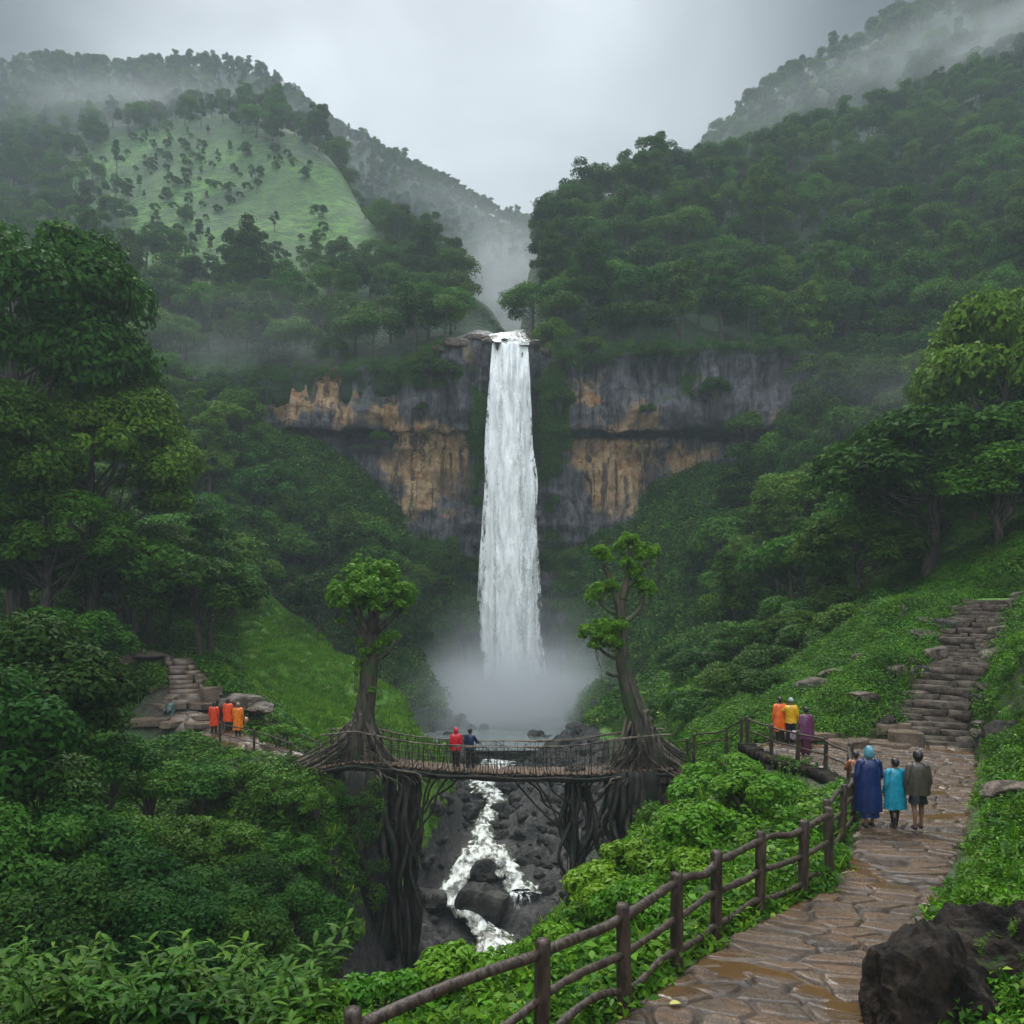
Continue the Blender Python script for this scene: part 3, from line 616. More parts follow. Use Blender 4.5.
ZT = W(510, 341, 110.5)[2]
wf = thing('waterfall', 'tall white waterfall plunging off the cliff into the misty pool', 'waterfall', (0, 0, 0))
obj('main_curtain', fall_mesh('main_curtain', -.15, ZT, -9.6, 111.3, 5.2, 10.2, -.4, 3, .52), wf)
obj('front_veil', fall_mesh('front_veil', -.35, ZT - .3, -9.6, 110.6, 3.2, 6.8, -.1, 11, .12), wf)
obj('side_spray', fall_mesh('side_spray', 1.0, ZT - 9, -9.6, 110.3, 2.2, 6.0, .9, 17, -.12), wf)
obj('side_strand', fall_mesh('side_strand', 4.3, W(545, 648, 108)[2], -9.6, 108, .3, 1.0, .1, 23, -.15), wf)
top = MB()
lip = ribbon('lip_water', [W(516, 333, 119), W(508, 336, 115), W(510, 340, 112), W(511, 346, 110.4)], [3.5, 5.0, 5.6, 5.0], 40, 24, M['river'], lambda V, u, t: {'foam': ('POINT', .6 - .35 * np.abs(u))}, disp=lambda V, u, t: V + np.stack([V[:, 0] * 0, V[:, 0] * 0, .35 + fbm(V, .8, 3, 5) * .25], 1))
obj('lip_water', lip, wf)
# pool and river
pm = MB(); a_ = np.linspace(0, 2 * math.pi, 49)[:-1]
pv = [[0.5, 95, -9.35]]
rr = 1 + .12 * vnoise(np.stack([np.cos(a_) * 2, np.sin(a_) * 2, a_ * 0], 1), 4)
pv += [[.5 + 22 * math.cos(x) * r, 94 + 15 * math.sin(x) * r, -9.35] for x, r in zip(a_, rr)]
pf = [[0, 1 + (i + 2) % 48, 1 + (i + 1) % 48, 1 + i] for i in range(0, 48, 2)]
tag(obj('pool_water', mesh_np('pool_water', pv, pf, M['pool'])), kind='structure')
riv = RIV3[0]
def rdisp(V, u, t): 
    V = V.copy(); V[:, 2] += fbm(V, .7, 4, 71) * .22 + .35 - .35 * u ** 2; return V
tag(obj('river_water', ribbon('river_water', riv, [5, 3.2, 1.9, 1.7, 2.1, 3.2], 160, 30, M['river'], lambda V, u, t: {'foam': ('POINT', .47 - .42 * u ** 2 - .08 * (t > .8))}, disp=rdisp)), kind='structure')
rivL = [W(484, 852, 51.5), W(464, 872, 49.3), W(450, 893, 47.3), W(462, 912, 46), W(484, 930, 44.6), W(498, 945, 43.2), W(505, 1000, 38)]
tag(obj('river_water', ribbon('river_water', rivL, [3.4, 2.1, 1.9, 1.7, 1.8, 3.0, 4.0], 120, 24, M['river'], lambda V, u, t: {'foam': ('POINT', .50 - .42 * u ** 2)}, disp=rdisp)), kind='structure')
rivR = [W(492, 850, 51.5), W(506, 868, 49.5), W(520, 884, 48), W(522, 893, 47.2)]
tag(obj('river_water', ribbon('river_water', rivR, [3.0, 1.9, 2.4, 2.8], 80, 24, M['river'], lambda V, u, t: {'foam': ('POINT', .48 - .4 * u ** 2)}, disp=rdisp)), kind='structure')
def cas(V, u, t):
    V = V.copy(); V[:, 1] += fbm(V * np.array([2.5, 0, .3]), 1, 3, 9) * .35; return V
cs = ribbon('cascade', [W(521, 890, 47.4), W(522, 896, 46.6), W(520, 915, 46.1), W(517, 938, 45.7)], [2.7, 3.0, 3.3, 3.5], 60, 30, M['fall'], lambda V, u, t: {'solid': ('POINT', .52 - .42 * np.abs(u) ** 2 - .2 * t)}, disp=cas)
tag(obj('small_cascade', cs), 'small white cascade dropping off a ledge in the river below the bridge', 'waterfall')

# ------------------------------------------------------------------ foliage builders
def leaf_quads(P, Nn, size, rng, aspect=0.5, fold=0.25):
    """diamond leaves: P centres, Nn normals, size per leaf; returns V,F,face tone"""
    n = len(P)
    r = rng.normal(size=(n, 3)); t = np.cross(Nn, r); t /= np.linalg.norm(t, axis=1)[:, None] + 1e-9
    b = np.cross(Nn, t); s = size[:, None]
    V = np.stack([P - t * s, P + b * s * aspect + Nn * s * fold, P + t * s - Nn * s * fold * .6, P - b * s * aspect + Nn * s * fold], 1).reshape(-1, 3)
    return V, np.arange(4 * n).reshape(n, 4)
def clump_leaves(clumps, per, lsize, rng, flat=.65, up=.55, density_pow=.25, nrand=.36, tmix=.55):
    Ps, Ns = [], []
    for (c, r) in clumps:
        k = max(6, int(per * (r / np.mean([q[1] for q in clumps])) ** 2))
        d = rng.normal(size=(k, 3)); d /= np.linalg.norm(d, axis=1)[:, None]
        d[:, 2] = np.where(d[:, 2] < -.6, -d[:, 2], d[:, 2])
        rad = r * (rng.uniform(.25, 1, k) ** density_pow) * (1 + .13 * rng.normal(size=k))
        p = np.array(c) + d * rad[:, None] * np.array([1, 1, flat])
        nn_ = d * .8 + np.array([0, 0, up]) + rng.normal(size=(k, 3)) * nrand
        nn_ /= np.linalg.norm(nn_, axis=1)[:, None]
        Ps.append(p); Ns.append(nn_)
    P = np.vstack(Ps); Nn = np.vstack(Ns)
    V, F_ = leaf_quads(P, Nn, lsize * rng.uniform(.6, 1.3, len(P)), rng)
    # tone: clump-wise hue variation plus per-leaf variation
    ct = np.concatenate([np.full(len(p), rng.uniform(0, 1)) for p in Ps])
    return V, F_, np.clip(tmix * ct + (1 - tmix) * rng.uniform(0, 1, len(P)), 0, 1)
def foliage_mesh(name, clumps, per, lsize, mat, seed, **kw):
    rng = np.random.RandomState(seed)
    V, F_, tone = clump_leaves(clumps, per, lsize, rng, **kw)
    return mesh_np(name, V, F_, mat, {'tone': ('FACE', tone)})
def dome_clumps(rng, R, H, z0, n, rc=(.26, .42), shape='round'):
    out = []
    for i in range(n):
        for _ in range(20):
            d = rng.normal(size=3); d /= np.linalg.norm(d)
            if d[2] > -.25: break
        k = rng.uniform(.55, 1.0) ** .5
        p = np.array([d[0] * R * k, d[1] * R * k, z0 + H * .5 + d[2] * H * .5 * k])
        if shape == 'umbrella': p[2] = z0 + H * (.55 + .4 * (1 - (np.hypot(p[0], p[1]) / R) ** 2)) + rng.uniform(-.06, .04) * H; 
        if shape == 'tall':
            zz = rng.uniform(0, 1); rr_ = R * (1 - .55 * zz) * rng.uniform(.3, 1); an = rng.uniform(0, 6.28)
            p = np.array([rr_ * math.cos(an), rr_ * math.sin(an), z0 + zz * H])
        if shape == 'tier':
            lv = rng.randint(0, 4); rr_ = R * (1 - .18 * abs(lv - 1)) * rng.uniform(.2, 1); an = rng.uniform(0, 6.28) + lv
            p = np.array([rr_ * math.cos(an), rr_ * math.sin(an), z0 + H * (.12 + .27 * lv) - .12 * rr_ + rng.uniform(-.2, .2)])
        out.append((p, R * rng.uniform(*rc)))
    return out
def trunk_mb(rng, h, r, clumps, z0, limbs=8, sides=8, lean=0.3):
    mb = MB()
    n = 8; pts = [np.array([0, 0, -1.0])]
    ofs = rng.uniform(-lean, lean, 2)
    for i in range(n):
        t = (i + 1) / n; pts.append(np.array([ofs[0] * t + .1 * r * rng.normal() * 2, ofs[1] * t + .1 * r * rng.normal() * 2, h * t]))
    mb.tube(pts, [r * 1.35, r * 1.15] + [r * (1 - .75 * (i + 1) / n) for i in range(n - 1)], sides, .08)
    pts = np.array(pts)
    for c, rc in [clumps[i] for i in rng.choice(len(clumps), min(limbs, len(clumps)), replace=False)]:
        t = rng.uniform(.45, .85); s = pts[int(t * n)]
        mid = (s + c) / 2 + np.array([0, 0, -.06 * h]) + rng.normal(size=3) * .04 * h
        q = catmull(np.array([s, mid, c]), 7); mb.tube(q, np.linspace(r * .34 * (1 - t * .3), r * .06, 7), max(5, sides - 2), .1)
    return mb
def make_tree(key, seed, R, H, z0, n, per, ls, shape, leaf, r_tr, limbs=8, rc=(.26, .42), name='forest_tree', sides=8, flat=.75):
    rng = np.random.RandomState(seed)
    cl_ = dome_clumps(rng, R, H, z0, n, rc, shape)
    crown = foliage_mesh(key + '_crown', cl_, per, ls, leaf, seed + 1, flat=flat)
    trunk = trunk_mb(rng, z0 + H * .72, r_tr, cl_, z0, limbs, sides).mesh(key + '_trunk', M['bark'])
    return crown, trunk
PROTO = {}
PROTO['f0'] = make_tree('f0', 11, 2.9, 4.2, 1.6, 18, 190, .185, 'round', M['leaf_forest'], .16, 5, sides=6)
PROTO['f1'] = make_tree('f1', 12, 3.2, 3.4, 2.2, 18, 190, .185, 'umbrella', M['leaf_forest'], .18, 6, sides=6)
PROTO['f2'] = make_tree('f2', 13, 2.2, 5.4, 2.4, 20, 130, .19, 'tall', M['leaf_forest'], .15, 5, sides=6)
PROTO['f3'] = make_tree('f3', 14, 2.8, 5.0, 1.6, 20, 170, .185, 'round', M['leaf_dark'], .16, 6, sides=6)
PROTO['thin'] = make_tree('thin', 15, 1.5, 3.4, 4.0, 12, 60, .22, 'tall', M['leaf_dark'], .11, 6, sides=6)
PROTO['m0'] = make_tree('m0', 21, 4.6, 6.6, 3.6, 60, 240, .20, 'round', M['leaf_forest'], .32, 12, (.18, .30))
PROTO['m1'] = make_tree('m1', 22, 4.8, 6.2, 3.8, 56, 260, .20, 'round', M['leaf_forest'], .34, 14, (.16, .28))
PROTO['m2'] = make_tree('m2', 23, 3.4, 7.0, 4.2, 46, 220, .18, 'tall', M['leaf_forest'], .24, 12, (.18, .30))
PROTO['b0'] = make_tree('b0', 31, 5.8, 9.0, 5.2, 58, 600, .17, 'round', M['leaf_forest'], .42, 16, (.17, .28), sides=10)
PROTO['b1'] = make_tree('b1', 32, 5.4, 10.5, 4.4, 62, 560, .17, 'round', M['leaf_forest'], .40, 16, (.17, .28), sides=10)
def combined(key):
    c, t = PROTO[key]
    nc, ntk = len(c.vertices), len(t.vertices)
    V = np.zeros((nc + ntk) * 3, np.float32); c.vertices.foreach_get('co', V[:nc * 3]); t.vertices.foreach_get('co', V[nc * 3:])
    def fc(me):
        a = np.zeros(len(me.loops), np.int32); me.loops.foreach_get('vertex_index', a); return a.reshape(-1, 4)
    F1, F2 = fc(c), fc(t) + nc
    tone = np.zeros(len(F1), np.float32); c.attributes['tone'].data.foreach_get('value', tone)
    return mesh_np(key + '_whole', V.reshape(-1, 3), np.vstack([F1, F2]), [c.materials[0], t.materials[0]], {'tone': ('FACE', np.concatenate([tone, np.zeros(len(F2))]))}, midx=[0] * len(F1) + [1] * len(F2))

# geometry-node scatter for things nobody could count
def gn_scatter(name, pts, rots, scl, idx, meshes, label, cat):
    coll = bpy.data.collections.new(name + '_sources')
    for k, me in enumerate(meshes):
        so_ = bpy.data.objects.new(f'{chr(97 + k)}_{name}_source', me); coll.objects.link(so_)
    me = bpy.data.meshes.new(name); n = len(pts)
    me.vertices.add(n); me.vertices.foreach_set('co', np.asarray(pts, np.float32).ravel())
    a = me.attributes.new('rot', 'FLOAT_VECTOR', 'POINT'); a.data.foreach_set('vector', np.asarray(rots, np.float32).ravel())
    a = me.attributes.new('scl', 'FLOAT', 'POINT'); a.data.foreach_set('value', np.asarray(scl, np.float32))
    a = me.attributes.new('idx', 'INT', 'POINT'); a.data.foreach_set('value', np.asarray(idx, np.int32))
    o = obj(name, me); tag(o, label, cat, kind='stuff')
    ng = bpy.data.node_groups.new(name + '_nodes', 'GeometryNodeTree')
    ng.interface.new_socket('Geometry', in_out='INPUT', socket_type='NodeSocketGeometry')
    ng.interface.new_socket('Geometry', in_out='OUTPUT', socket_type='NodeSocketGeometry')
    gi = ng.nodes.new('NodeGroupInput'); go = ng.nodes.new('NodeGroupOutput')
    ci = ng.nodes.new('GeometryNodeCollectionInfo'); ci.inputs['Collection'].default_value = coll
    ci.inputs['Separate Children'].default_value = True; ci.inputs['Reset Children'].default_value = True
    ip = ng.nodes.new('GeometryNodeInstanceOnPoints'); ip.inputs['Pick Instance'].default_value = True
    def na(nm, typ):
        q = ng.nodes.new('GeometryNodeInputNamedAttribute'); q.data_type = typ; q.inputs['Name'].default_value = nm
        return [s for s in q.outputs if s.enabled and s.name == 'Attribute'][0]
    lk = ng.links.new
    lk(gi.outputs[0], ip.inputs['Points']); lk(ci.outputs[0], ip.inputs['Instance'])
    lk(na('idx', 'INT'), ip.inputs['Instance Index']); lk(na('rot', 'FLOAT_VECTOR'), ip.inputs['Rotation']); lk(na('scl', 'FLOAT'), ip.inputs['Scale'])
    lk(ip.outputs[0], go.inputs[0])
    md = o.modifiers.new('scatter', 'NODES'); md.node_group = ng
    return o

def scatter_on(V, Fq, n, rng):
    a, b, c, d = V[Fq[:, 0]], V[Fq[:, 1]], V[Fq[:, 2]], V[Fq[:, 3]]
    ar = np.linalg.norm(np.cross(c - a, d - b), axis=1)
    k = rng.choice(len(Fq), n, p=ar / ar.sum()); u, v = rng.uniform(size=(2, n, 1))
    return (a[k] * (1 - u) + b[k] * u) * (1 - v) + (d[k] * (1 - u) + c[k] * u) * v
def thin_out(P, mind, rng, weight=None):
    """poisson-like thinning with a grid; mind may vary with the point"""
    order = rng.permutation(len(P)); keep = []; grid = {}
    md = np.full(len(P), mind) if np.isscalar(mind) else mind; cs = md.max()
    for i in order:
        p = P[i]; g = tuple((p // cs).astype(int)); ok = True
        for a in (-1, 0, 1):
            for b in (-1, 0, 1):
                for c in (-1, 0, 1):
                    for q in grid.get((g[0] + a, g[1] + b, g[2] + c), ()):
                        if ((P[q] - p) ** 2).sum() < (.5 * (md[i] + md[q])) ** 2: ok = False; break
                    if not ok: break
                if not ok: break
            if not ok: break
        if ok: keep.append(i); grid.setdefault(g, []).append(i)
    return P[np.array(keep, int)]

# ------------------------------------------------------------------ forest placement
rng = np.random.RandomState(2024)
TREES = []      # (pos, kind, scale, region)
def put(P, kinds, wts, smin, smax, region):
    for p in P: TREES.append((p, rng.choice(kinds, p=wts), rng.uniform(smin, smax), region))
inview = lambda P, m=120: (lambda q: (q[0] > -m) & (q[0] < 1024 + m) & (q[1] > -m) & (q[1] < 1100))(proj(P))
# far ridges
P = scatter_on(far_left[0], far_left[1], 16000, rng); q = proj(P); P = P[inview(P, 40) & (q[1] < 330) & (q[0] < 640)]; P = thin_out(P, 4.2, rng)
put(P, ['f0', 'f2', 'f3', 'thin'], [.35, .25, .2, .2], .7, 1.25, 'far ridge behind the left hill')
P = scatter_on(far_right[0], far_right[1], 7000, rng); q = proj(P); P = P[inview(P, 40) & (q[1] < 300) & (q[0] > 500)]; P = thin_out(P, 6.0, rng)
put(P, ['f0', 'f1', 'f2'], [.45, .3, .25], .9, 1.5, 'misty far ridge behind the right hill')
# left hill above the cliff
P = scatter_on(mid_left[0], mid_left[1], 9000, rng); q = proj(P)
wob = fbm(P, .06, 3, 91) * 14; wob2 = fbm(P, .06, 3, 92) * 14
md = in_poly(q[0] + wob, q[1] + wob2, [(105, 160), (155, 138), (220, 136), (280, 150), (328, 175), (368, 230), (366, 276), (310, 272), (250, 282), (190, 262), (130, 232)])
near_md = in_poly(q[0] + wob * 2.2, q[1] + wob2 * 2.2, [(70, 140), (150, 118), (240, 118), (320, 140), (375, 190), (400, 290), (300, 305), (170, 290), (90, 240)])
sparse = near_md & (rng.uniform(size=len(P)) < .80)
P1 = P[inview(P, 60) & ~md & ~sparse & (q[1] < 378) & ~((q[0] > 462) & (P[:, 1] > 116)) & ~((q[0] > 440) & (q[1] < 275))]; P1 = thin_out(P1, np.where(P1[:, 1] < 190, 4.3, 5.6), rng)
P1 = P1[~((proj(P1)[0] > 458) & (proj(P1)[0] < 530) & (proj(P1)[1] > 252))]
put(P1, ['f0', 'f1', 'f2', 'f3', 'm2', 'thin'], [.30, .26, .16, .18, .05, .05], .80, 1.5, 'left hill above the cliff')
P2 = thin_out(P[md], 8, rng); put(P2[:40], ['thin', 'f2', 'f0'], [.6, .2, .2], .4, .8, 'grassy meadow of the left hill')
P3 = P[md]; P3 = P3[fbm(P3, .05, 3, 55) > -.1]; P3 = thin_out(P3, 4.2, rng); put(P3[:230], ['f0', 'f3', 'f2'], [.4, .4, .2], .2, .5, 'grassy meadow of the left hill')
# right hill
P = scatter_on(right_hill[0], right_hill[1], 12000, rng); q = proj(P)
P1 = P[inview(P, 60) & (q[1] < 372) & ~((q[0] < 545) & (q[1] < 335))]; P1 = thin_out(P1, np.where(P1[:, 1] < 160, 4.4, 5.6), rng)
P1 = P1[~((proj(P1)[0] > 458) & (proj(P1)[0] < 530) & (proj(P1)[1] > 252))]
put(P1, ['f0', 'f1', 'f2', 'f3', 'm2', 'thin'], [.30, .28, .14, .18, .05, .05], .85, 1.6, 'right hill above the cliff')
# slopes in the valley (on the ground height field)
def ground_pts(poly, n, ylo, yhi, xlo=-90, xhi=100):
    X = rng.uniform(xlo, xhi, n); Y = np.sqrt(rng.uniform(ylo ** 2, yhi ** 2, n)); Z = gh(X, Y); P = np.stack([X, Y, Z], 1)
    q = proj(P); return P[in_poly(q[0], q[1], poly)]
LP = ground_pts([(-150, 380), (480, 380), (462, 560), (400, 640), (330, 640), (255, 560), (235, 660), (60, 650), (-150, 660)], 18000, 50, 118)
q = proj(LP); LP = LP[~in_poly(q[0], q[1], [(262, 340), (500, 330), (500, 600), (405, 608), (340, 556), (262, 500)])]
LP = thin_out(LP, np.where(LP[:, 1] > 90, 4.0, 4.8), rng)
put(LP, ['f0', 'f1', 'f3', 'm2'], [.35, .3, .25, .1], .75, 1.35, 'forest slope left of the falls')
RP = ground_pts([(560, 520), (640, 490), (700, 440), (800, 360), (1160, 240), (1160, 560), (960, 560), (870, 580), (790, 640), (700, 600), (620, 620)], 16000, 58, 118)
q = proj(RP); RP = RP[~in_poly(q[0], q[1], [(520, 330), (840, 330), (800, 462), (745, 515), (705, 580), (700, 700), (560, 700), (520, 600)])]
RP = thin_out(RP, np.where(RP[:, 1] > 90, 4.0, 5.0), rng)
put(RP, ['f0', 'f1', 'f3', 'm2'], [.35, .35, .2, .1], .75, 1.35, 'forest slope right of the falls')

for poly_, reg_ in (([(262, 478), (340, 530), (405, 580), (470, 590), (440, 670), (330, 650), (250, 560)], 'forest slope left of the falls'), ([(810, 445), (748, 500), (712, 560), (690, 610), (730, 650), (820, 560)], 'forest slope right of the falls')):
    SP = ground_pts(poly_, 9000, 60, 116); SP = thin_out(SP, 3.0, rng); put(SP, ['f0', 'f1', 'f3', 'f2'], [.4, .2, .2, .2], .6, 1.0, reg_)
# which of them show largest and are in view: individuals
for k_ in PROTO: pass
def size_px(t): return (2.4 if t[1][0] != 'm' else 4.5) * t[2] * 2 * F_PX / t[0][1]
vis = []
for i, t in enumerate(TREES):
    qx, qy = proj(t[0]); 
    if 0 < qx[0] < 1024 and 0 < qy[0] < 700: vis.append((size_px(t), i))
vis.sort(reverse=True)
indiv = set(i for s, i in vis[:285])
labels = {'left hill above the cliff': 'leafy green tree of the forest on the left hill above the cliff',
          'right hill above the cliff': 'leafy green tree of the forest on the right hill above the cliff',
          'forest slope left of the falls': 'green tree in the dense forest slope left of the waterfall',
          'forest slope right of the falls': 'green tree in the dense forest slope right of the waterfall',
          'grassy meadow of the left hill': 'thin tree standing on the pale meadow of the left hill',
          'far ridge behind the left hill': 'dark tree on the far ridge behind the left hill', 'misty far ridge behind the right hill': 'faded tree on the misty far ridge behind the right hill'}
protoobj = {}
def place_tree(kind, pos, s, rz, label, group, name='forest_tree', sz=1.0, sink=.3):
    sc_ = (s, s, s * sz)
    if (kind, name) not in protoobj:
        t = thing(name, label, 'tree', pos, rz, group); obj('crown', PROTO[kind][0], t); obj('trunk', PROTO[kind][1], t)
        KIDS[t.name] = list(t.children); protoobj[(kind, name)] = t; t.scale = sc_
    else: t = dup(protoobj[(kind, name)], pos, rz, sc_, label, group)
    if not group and 'group' in t: del t['group']
    t.location = (pos[0], pos[1], pos[2] - sink * s); return t
for i in sorted(indiv):
    p, k, s, reg = TREES[i]; place_tree(k, p, s, rng.uniform(0, 6.28), labels[reg], 'trees of the ' + reg if 'trees' not in reg else reg)
whole = [combined(k) for k in ('f0', 'f1', 'f2', 'f3', 'thin', 'm2')]
kidx = {'f0': 0, 'f1': 1, 'f2': 2, 'f3': 3, 'thin': 4, 'm2': 5}
rest = [t for i, t in enumerate(TREES) if i not in indiv]
n = len(rest)
gn_scatter('distant_forest', [t[0] - np.array([0, 0, .3]) for t in rest], np.stack([rng.uniform(-.08, .08, n), rng.uniform(-.08, .08, n), rng.uniform(0, 6.28, n)], 1), [t[2] for t in rest], [kidx[t[1]] for t in rest], whole, 'mass of forest trees covering the far hills and ridges', 'forest')

# named larger trees nearer the viewer: (px, py of base, Y, kind, scale, zscale, label)
BIG = [(20, 640, 52, 'b0', 1.35, 1.35, 'tall dark tree with spreading crown, highest at the left picture edge'),
       (95, 640, 52, 'b1', 1.05, 1.12, 'big dark tree with a broad crown leaning over the left forest'),
       (-40, 650, 44, 'b1', 1.0, 1.0, 'dense dark tree cut by the left picture edge'),
       (45, 630, 46, 'b1', .80, .85, 'mid-height dark tree in front of the tall left trees'),
       (150, 650, 58, 'b1', .78, .82, 'dark tree between the broad left tree and the rounded tree'),
       (200, 672, 50, 'm0', .78, .85, 'rounded green tree standing above the left steps'),
       (120, 640, 54, 'm0', .9, .9, 'low bushy tree behind the left terrace'),
       (60, 660, 42, 'm0', .7, .75, 'dark bushy tree beside the left terrace path'),
       (735, 640, 66, 'm2', .75, 1.0, 'slender tree with bare lower trunk on the right slope'),
       (1010, 575, 56, 'm1', 1.15, 1.5, 'tall tree with open crown at the right picture edge'),
       (930, 612, 50, 'm0', 1.40, .74, 'broad bright green tree above the stone steps'),
       (1000, 600, 46, 'm0', .85, .8, 'bushy tree just behind the top of the stone steps'),
       (860, 620, 52, 'm0', .80, .80, 'rounded tree left of the broad bright tree'),
       (800, 655, 50, 'm1', .52, .62, 'small rounded tree at the lower edge of the right forest'),
       (880, 520, 76, 'm1', 1.0, 1.0, 'spreading pale green tree high on the right slope'),
       (800, 560, 80, 'm0', 1.0, 1.0, 'round topped tree above the slender bare-trunk tree'),
       (960, 470, 80, 'm1', 1.1, 1.0, 'layered tree on the slope above the broad bright tree'),
       (740, 600, 84, 'm1', .8, .8, 'layered tree on the misty slope beyond the slender tree'),
       (850, 400, 116, 'm1', .9, 1.0, 'pale crowned tree standing out on the right hill')]
for (px_, py_, Y_, k, s, sz, lab) in BIG:
    p = W(px_, py_, Y_); p[2] = min(gh(p[0], p[1])[0], p[2] + 2) if Y_ < 110 else p[2]
    place_tree(k, p, s, rng.uniform(0, 6.28), lab, '', 'broadleaf_tree', sz)

# ------------------------------------------------------------------ shrubs and undergrowth
def make_shrub(key, seed, R, n, per, ls, mat, flat=.7):
    rg = np.random.RandomState(seed); cl_ = dome_clumps(rg, R, R * 1.25, R * .1, n, (.28, .42))
    lv = foliage_mesh(key + '_leaves', cl_, per, ls, mat, seed, flat=flat, up=.55)
    st = MB()
    for c, r in cl_[::2]:
        st.tube(catmull(np.array([[0, 0, -.3], np.array(c) * [.35, .35, .6], c]), 6), np.linspace(.05 * R, .012, 6), 5, .1)
    return lv, st.mesh(key + '_stems', M['bark'])
SH = {'s0': make_shrub('s0', 41, 1.6, 22, 330, .085, M['leaf_bush']), 's1': make_shrub('s1', 42, 1.3, 18, 300, .085, M['leaf_bush']),
      'd0': make_shrub('d0', 43, 2.0, 30, 400, .095, M['leaf_dark']), 'g0': make_shrub('g0', 44, .8, 14, 170, .07, M['leaf_bright']), 'g1': make_shrub('g1', 45, .65, 12, 150, .075, M['leaf_bright'])}
shobj = {}
def place_shrub(k, pos, s, label, group, name='shrub', rz=None, sz=1.0):
    rz = rng.uniform(0, 6.28) if rz is None else rz
    if k not in shobj:
        t = thing(name, label, 'shrub', pos, rz, group); obj('foliage', SH[k][0], t); obj('stems', SH[k][1], t); t.scale = (s, s, s * sz)
        KIDS[t.name] = list(t.children); shobj[k] = t
    else: t = dup(shobj[k], pos, rz, (s, s, s * sz), label, group)
    if not group and 'group' in t: del t['group']
    return t
# left bluff: big bushes
LB = []
for (px_, py_, Y_, s, k) in [(20, 700, 26, 1.35, 'd0'), (50, 735, 27, 1.1, 'd0'), (-20, 760, 22, 1.3, 'd0'), (40, 800, 22, 1.0, 's0'), (110, 770, 27, .95, 's0'), (150, 790, 30, .9, 's0'), (200, 790, 31, .85, 's0'), (240, 780, 32, .8, 's1'), (280, 790, 31, .8, 's1'),
                             (170, 850, 27, .95, 's0'), (110, 850, 24, .9, 's0'), (230, 850, 28, .8, 's0'), (290, 850, 29, .75, 's1'), (60, 870, 21, .9, 'd0'), (0, 880, 19, .9, 'd0'), (310, 870, 30, .6, 's1'), (255, 905, 26, .75, 'd0'), (130, 915, 21, .85, 'd0'), (200, 925, 23, .8, 'd0'), (80, 940, 18, .8, 'd0'), (300, 925, 24, .6, 'd0'), (160, 960, 18, .75, 'd0'), (230, 970, 19, .7, 'd0'),
                             (20, 960, 17, .7, 'd0'), (115, 745, 33, .5, 's0'), (165, 762, 35, .4, 's1'), (205, 768, 36, .4, 's1'), (245, 770, 35, .4, 's1'), (60, 712, 33, .7, 's0'), (315, 800, 31, .55, 's1')]:
    p = W(px_, py_, Y_); z = gh(p[0], p[1])[0]; p[2] = max(z, p[2] - 1.2 * s)
    place_shrub(k, p, s, 'dark leafy bush in the thicket below the left terrace', 'bushes of the left thicket')
place_shrub('g0', np.append(W(278, 720, 38)[:2], gh(*W(278, 720, 38)[:2])[0]), 1.0, 'bright round bush beside the left path behind the railing', None)
place_shrub('g1', np.append(W(300, 722, 38.5)[:2], gh(*W(300, 722, 38.5)[:2])[0]), .9, 'smaller bright bush between the left path and the left root tree', None)
# bushes on the cliff
for (px_, py_, Y_, s, lab) in [(432, 385, 110.5, 1.9, 'bright bush on the cliff top left of the falls'), (448, 380, 110.5, 1.3, 'small bush on the cliff top next to the falls'), (380, 445, 110.6, 1.0, 'small bright bush clinging to the left rock wall'), (424, 415, 110.6, .9, 'bush on the ledge above the ochre rock'),
                              (715, 400, 111.5, 1.6, 'bush hanging on the grey right rock wall'), (560, 410, 109.5, 1.5, 'bush on the cliff just right of the falls'), (648, 415, 110.5, .8, 'small bush on the grey right rock wall'), (590, 355, 111, 1.3, 'bush overhanging the right cliff edge'), (660, 362, 112, 1.4, 'overhanging bush on the right cliff edge by the grey wall'),
                              (746, 440, 112, 2.0, 'big bush at the right end of the rock wall')]:
    place_shrub('s1', W(px_, py_, Y_), s, lab, None)
# bushes on the right slope and by the stairs
for (px_, py_, Y_, s, k) in [(690, 720, 46, 1.1, 's0'), (730, 700, 46, 1.1, 's0'), (770, 690, 46, 1.2, 's0'), (810, 670, 46, 1.2, 's0'), (850, 655, 45, 1.1, 's0'), (760, 730, 38, .8, 's0'), (720, 735, 40, .8, 's1'), (700, 690, 56, 1.2, 's0'), (745, 665, 56, 1.3, 's0'), (790, 645, 55, 1.3, 's0'), (840, 625, 52, 1.2, 's0'), (660, 720, 55, 1.0, 's1'), (880, 625, 46, 1.0, 's1'), (680, 655, 70, 1.3, 's0')]:
    p = W(px_, py_, Y_); p[2] = gh(p[0], p[1])[0]
    place_shrub(k, p, s, 'green bush on the lush slope beyond the viewpoint railing', 'bushes on the lush right slope')

for (X_, Y_, s, k) in [(-.6, 11.0, .8, 'g0'), (.7, 12.4, .7, 'g1'), (2.0, 12.6, .8, 'g0'), (3.2, 14.2, .9, 'g1'), (1.6, 14.2, .9, 'g0'), (3.9, 16.4, 1.0, 'g0'), (2.6, 17.2, .9, 'g1'), (5.2, 17.6, .9, 'g0'), (4.4, 19.4, 1.1, 'g0'), (6.1, 20.6, 1.0, 'g1'), (5.6, 22.8, 1.2, 'g0'), (7.0, 24.8, 1.0, 'g0'), (6.4, 26.8, 1.2, 'g1'), (7.3, 22.2, .8, 'g0'), (-1.8, 10.6, .8, 'g1'), (-2.6, 9.6, .7, 'g0')]:
    place_shrub(k, (X_, Y_, gh(X_, Y_)[0]), s, 'bright bushy mound on the bank left of the fence', 'bright mounds on the bank')
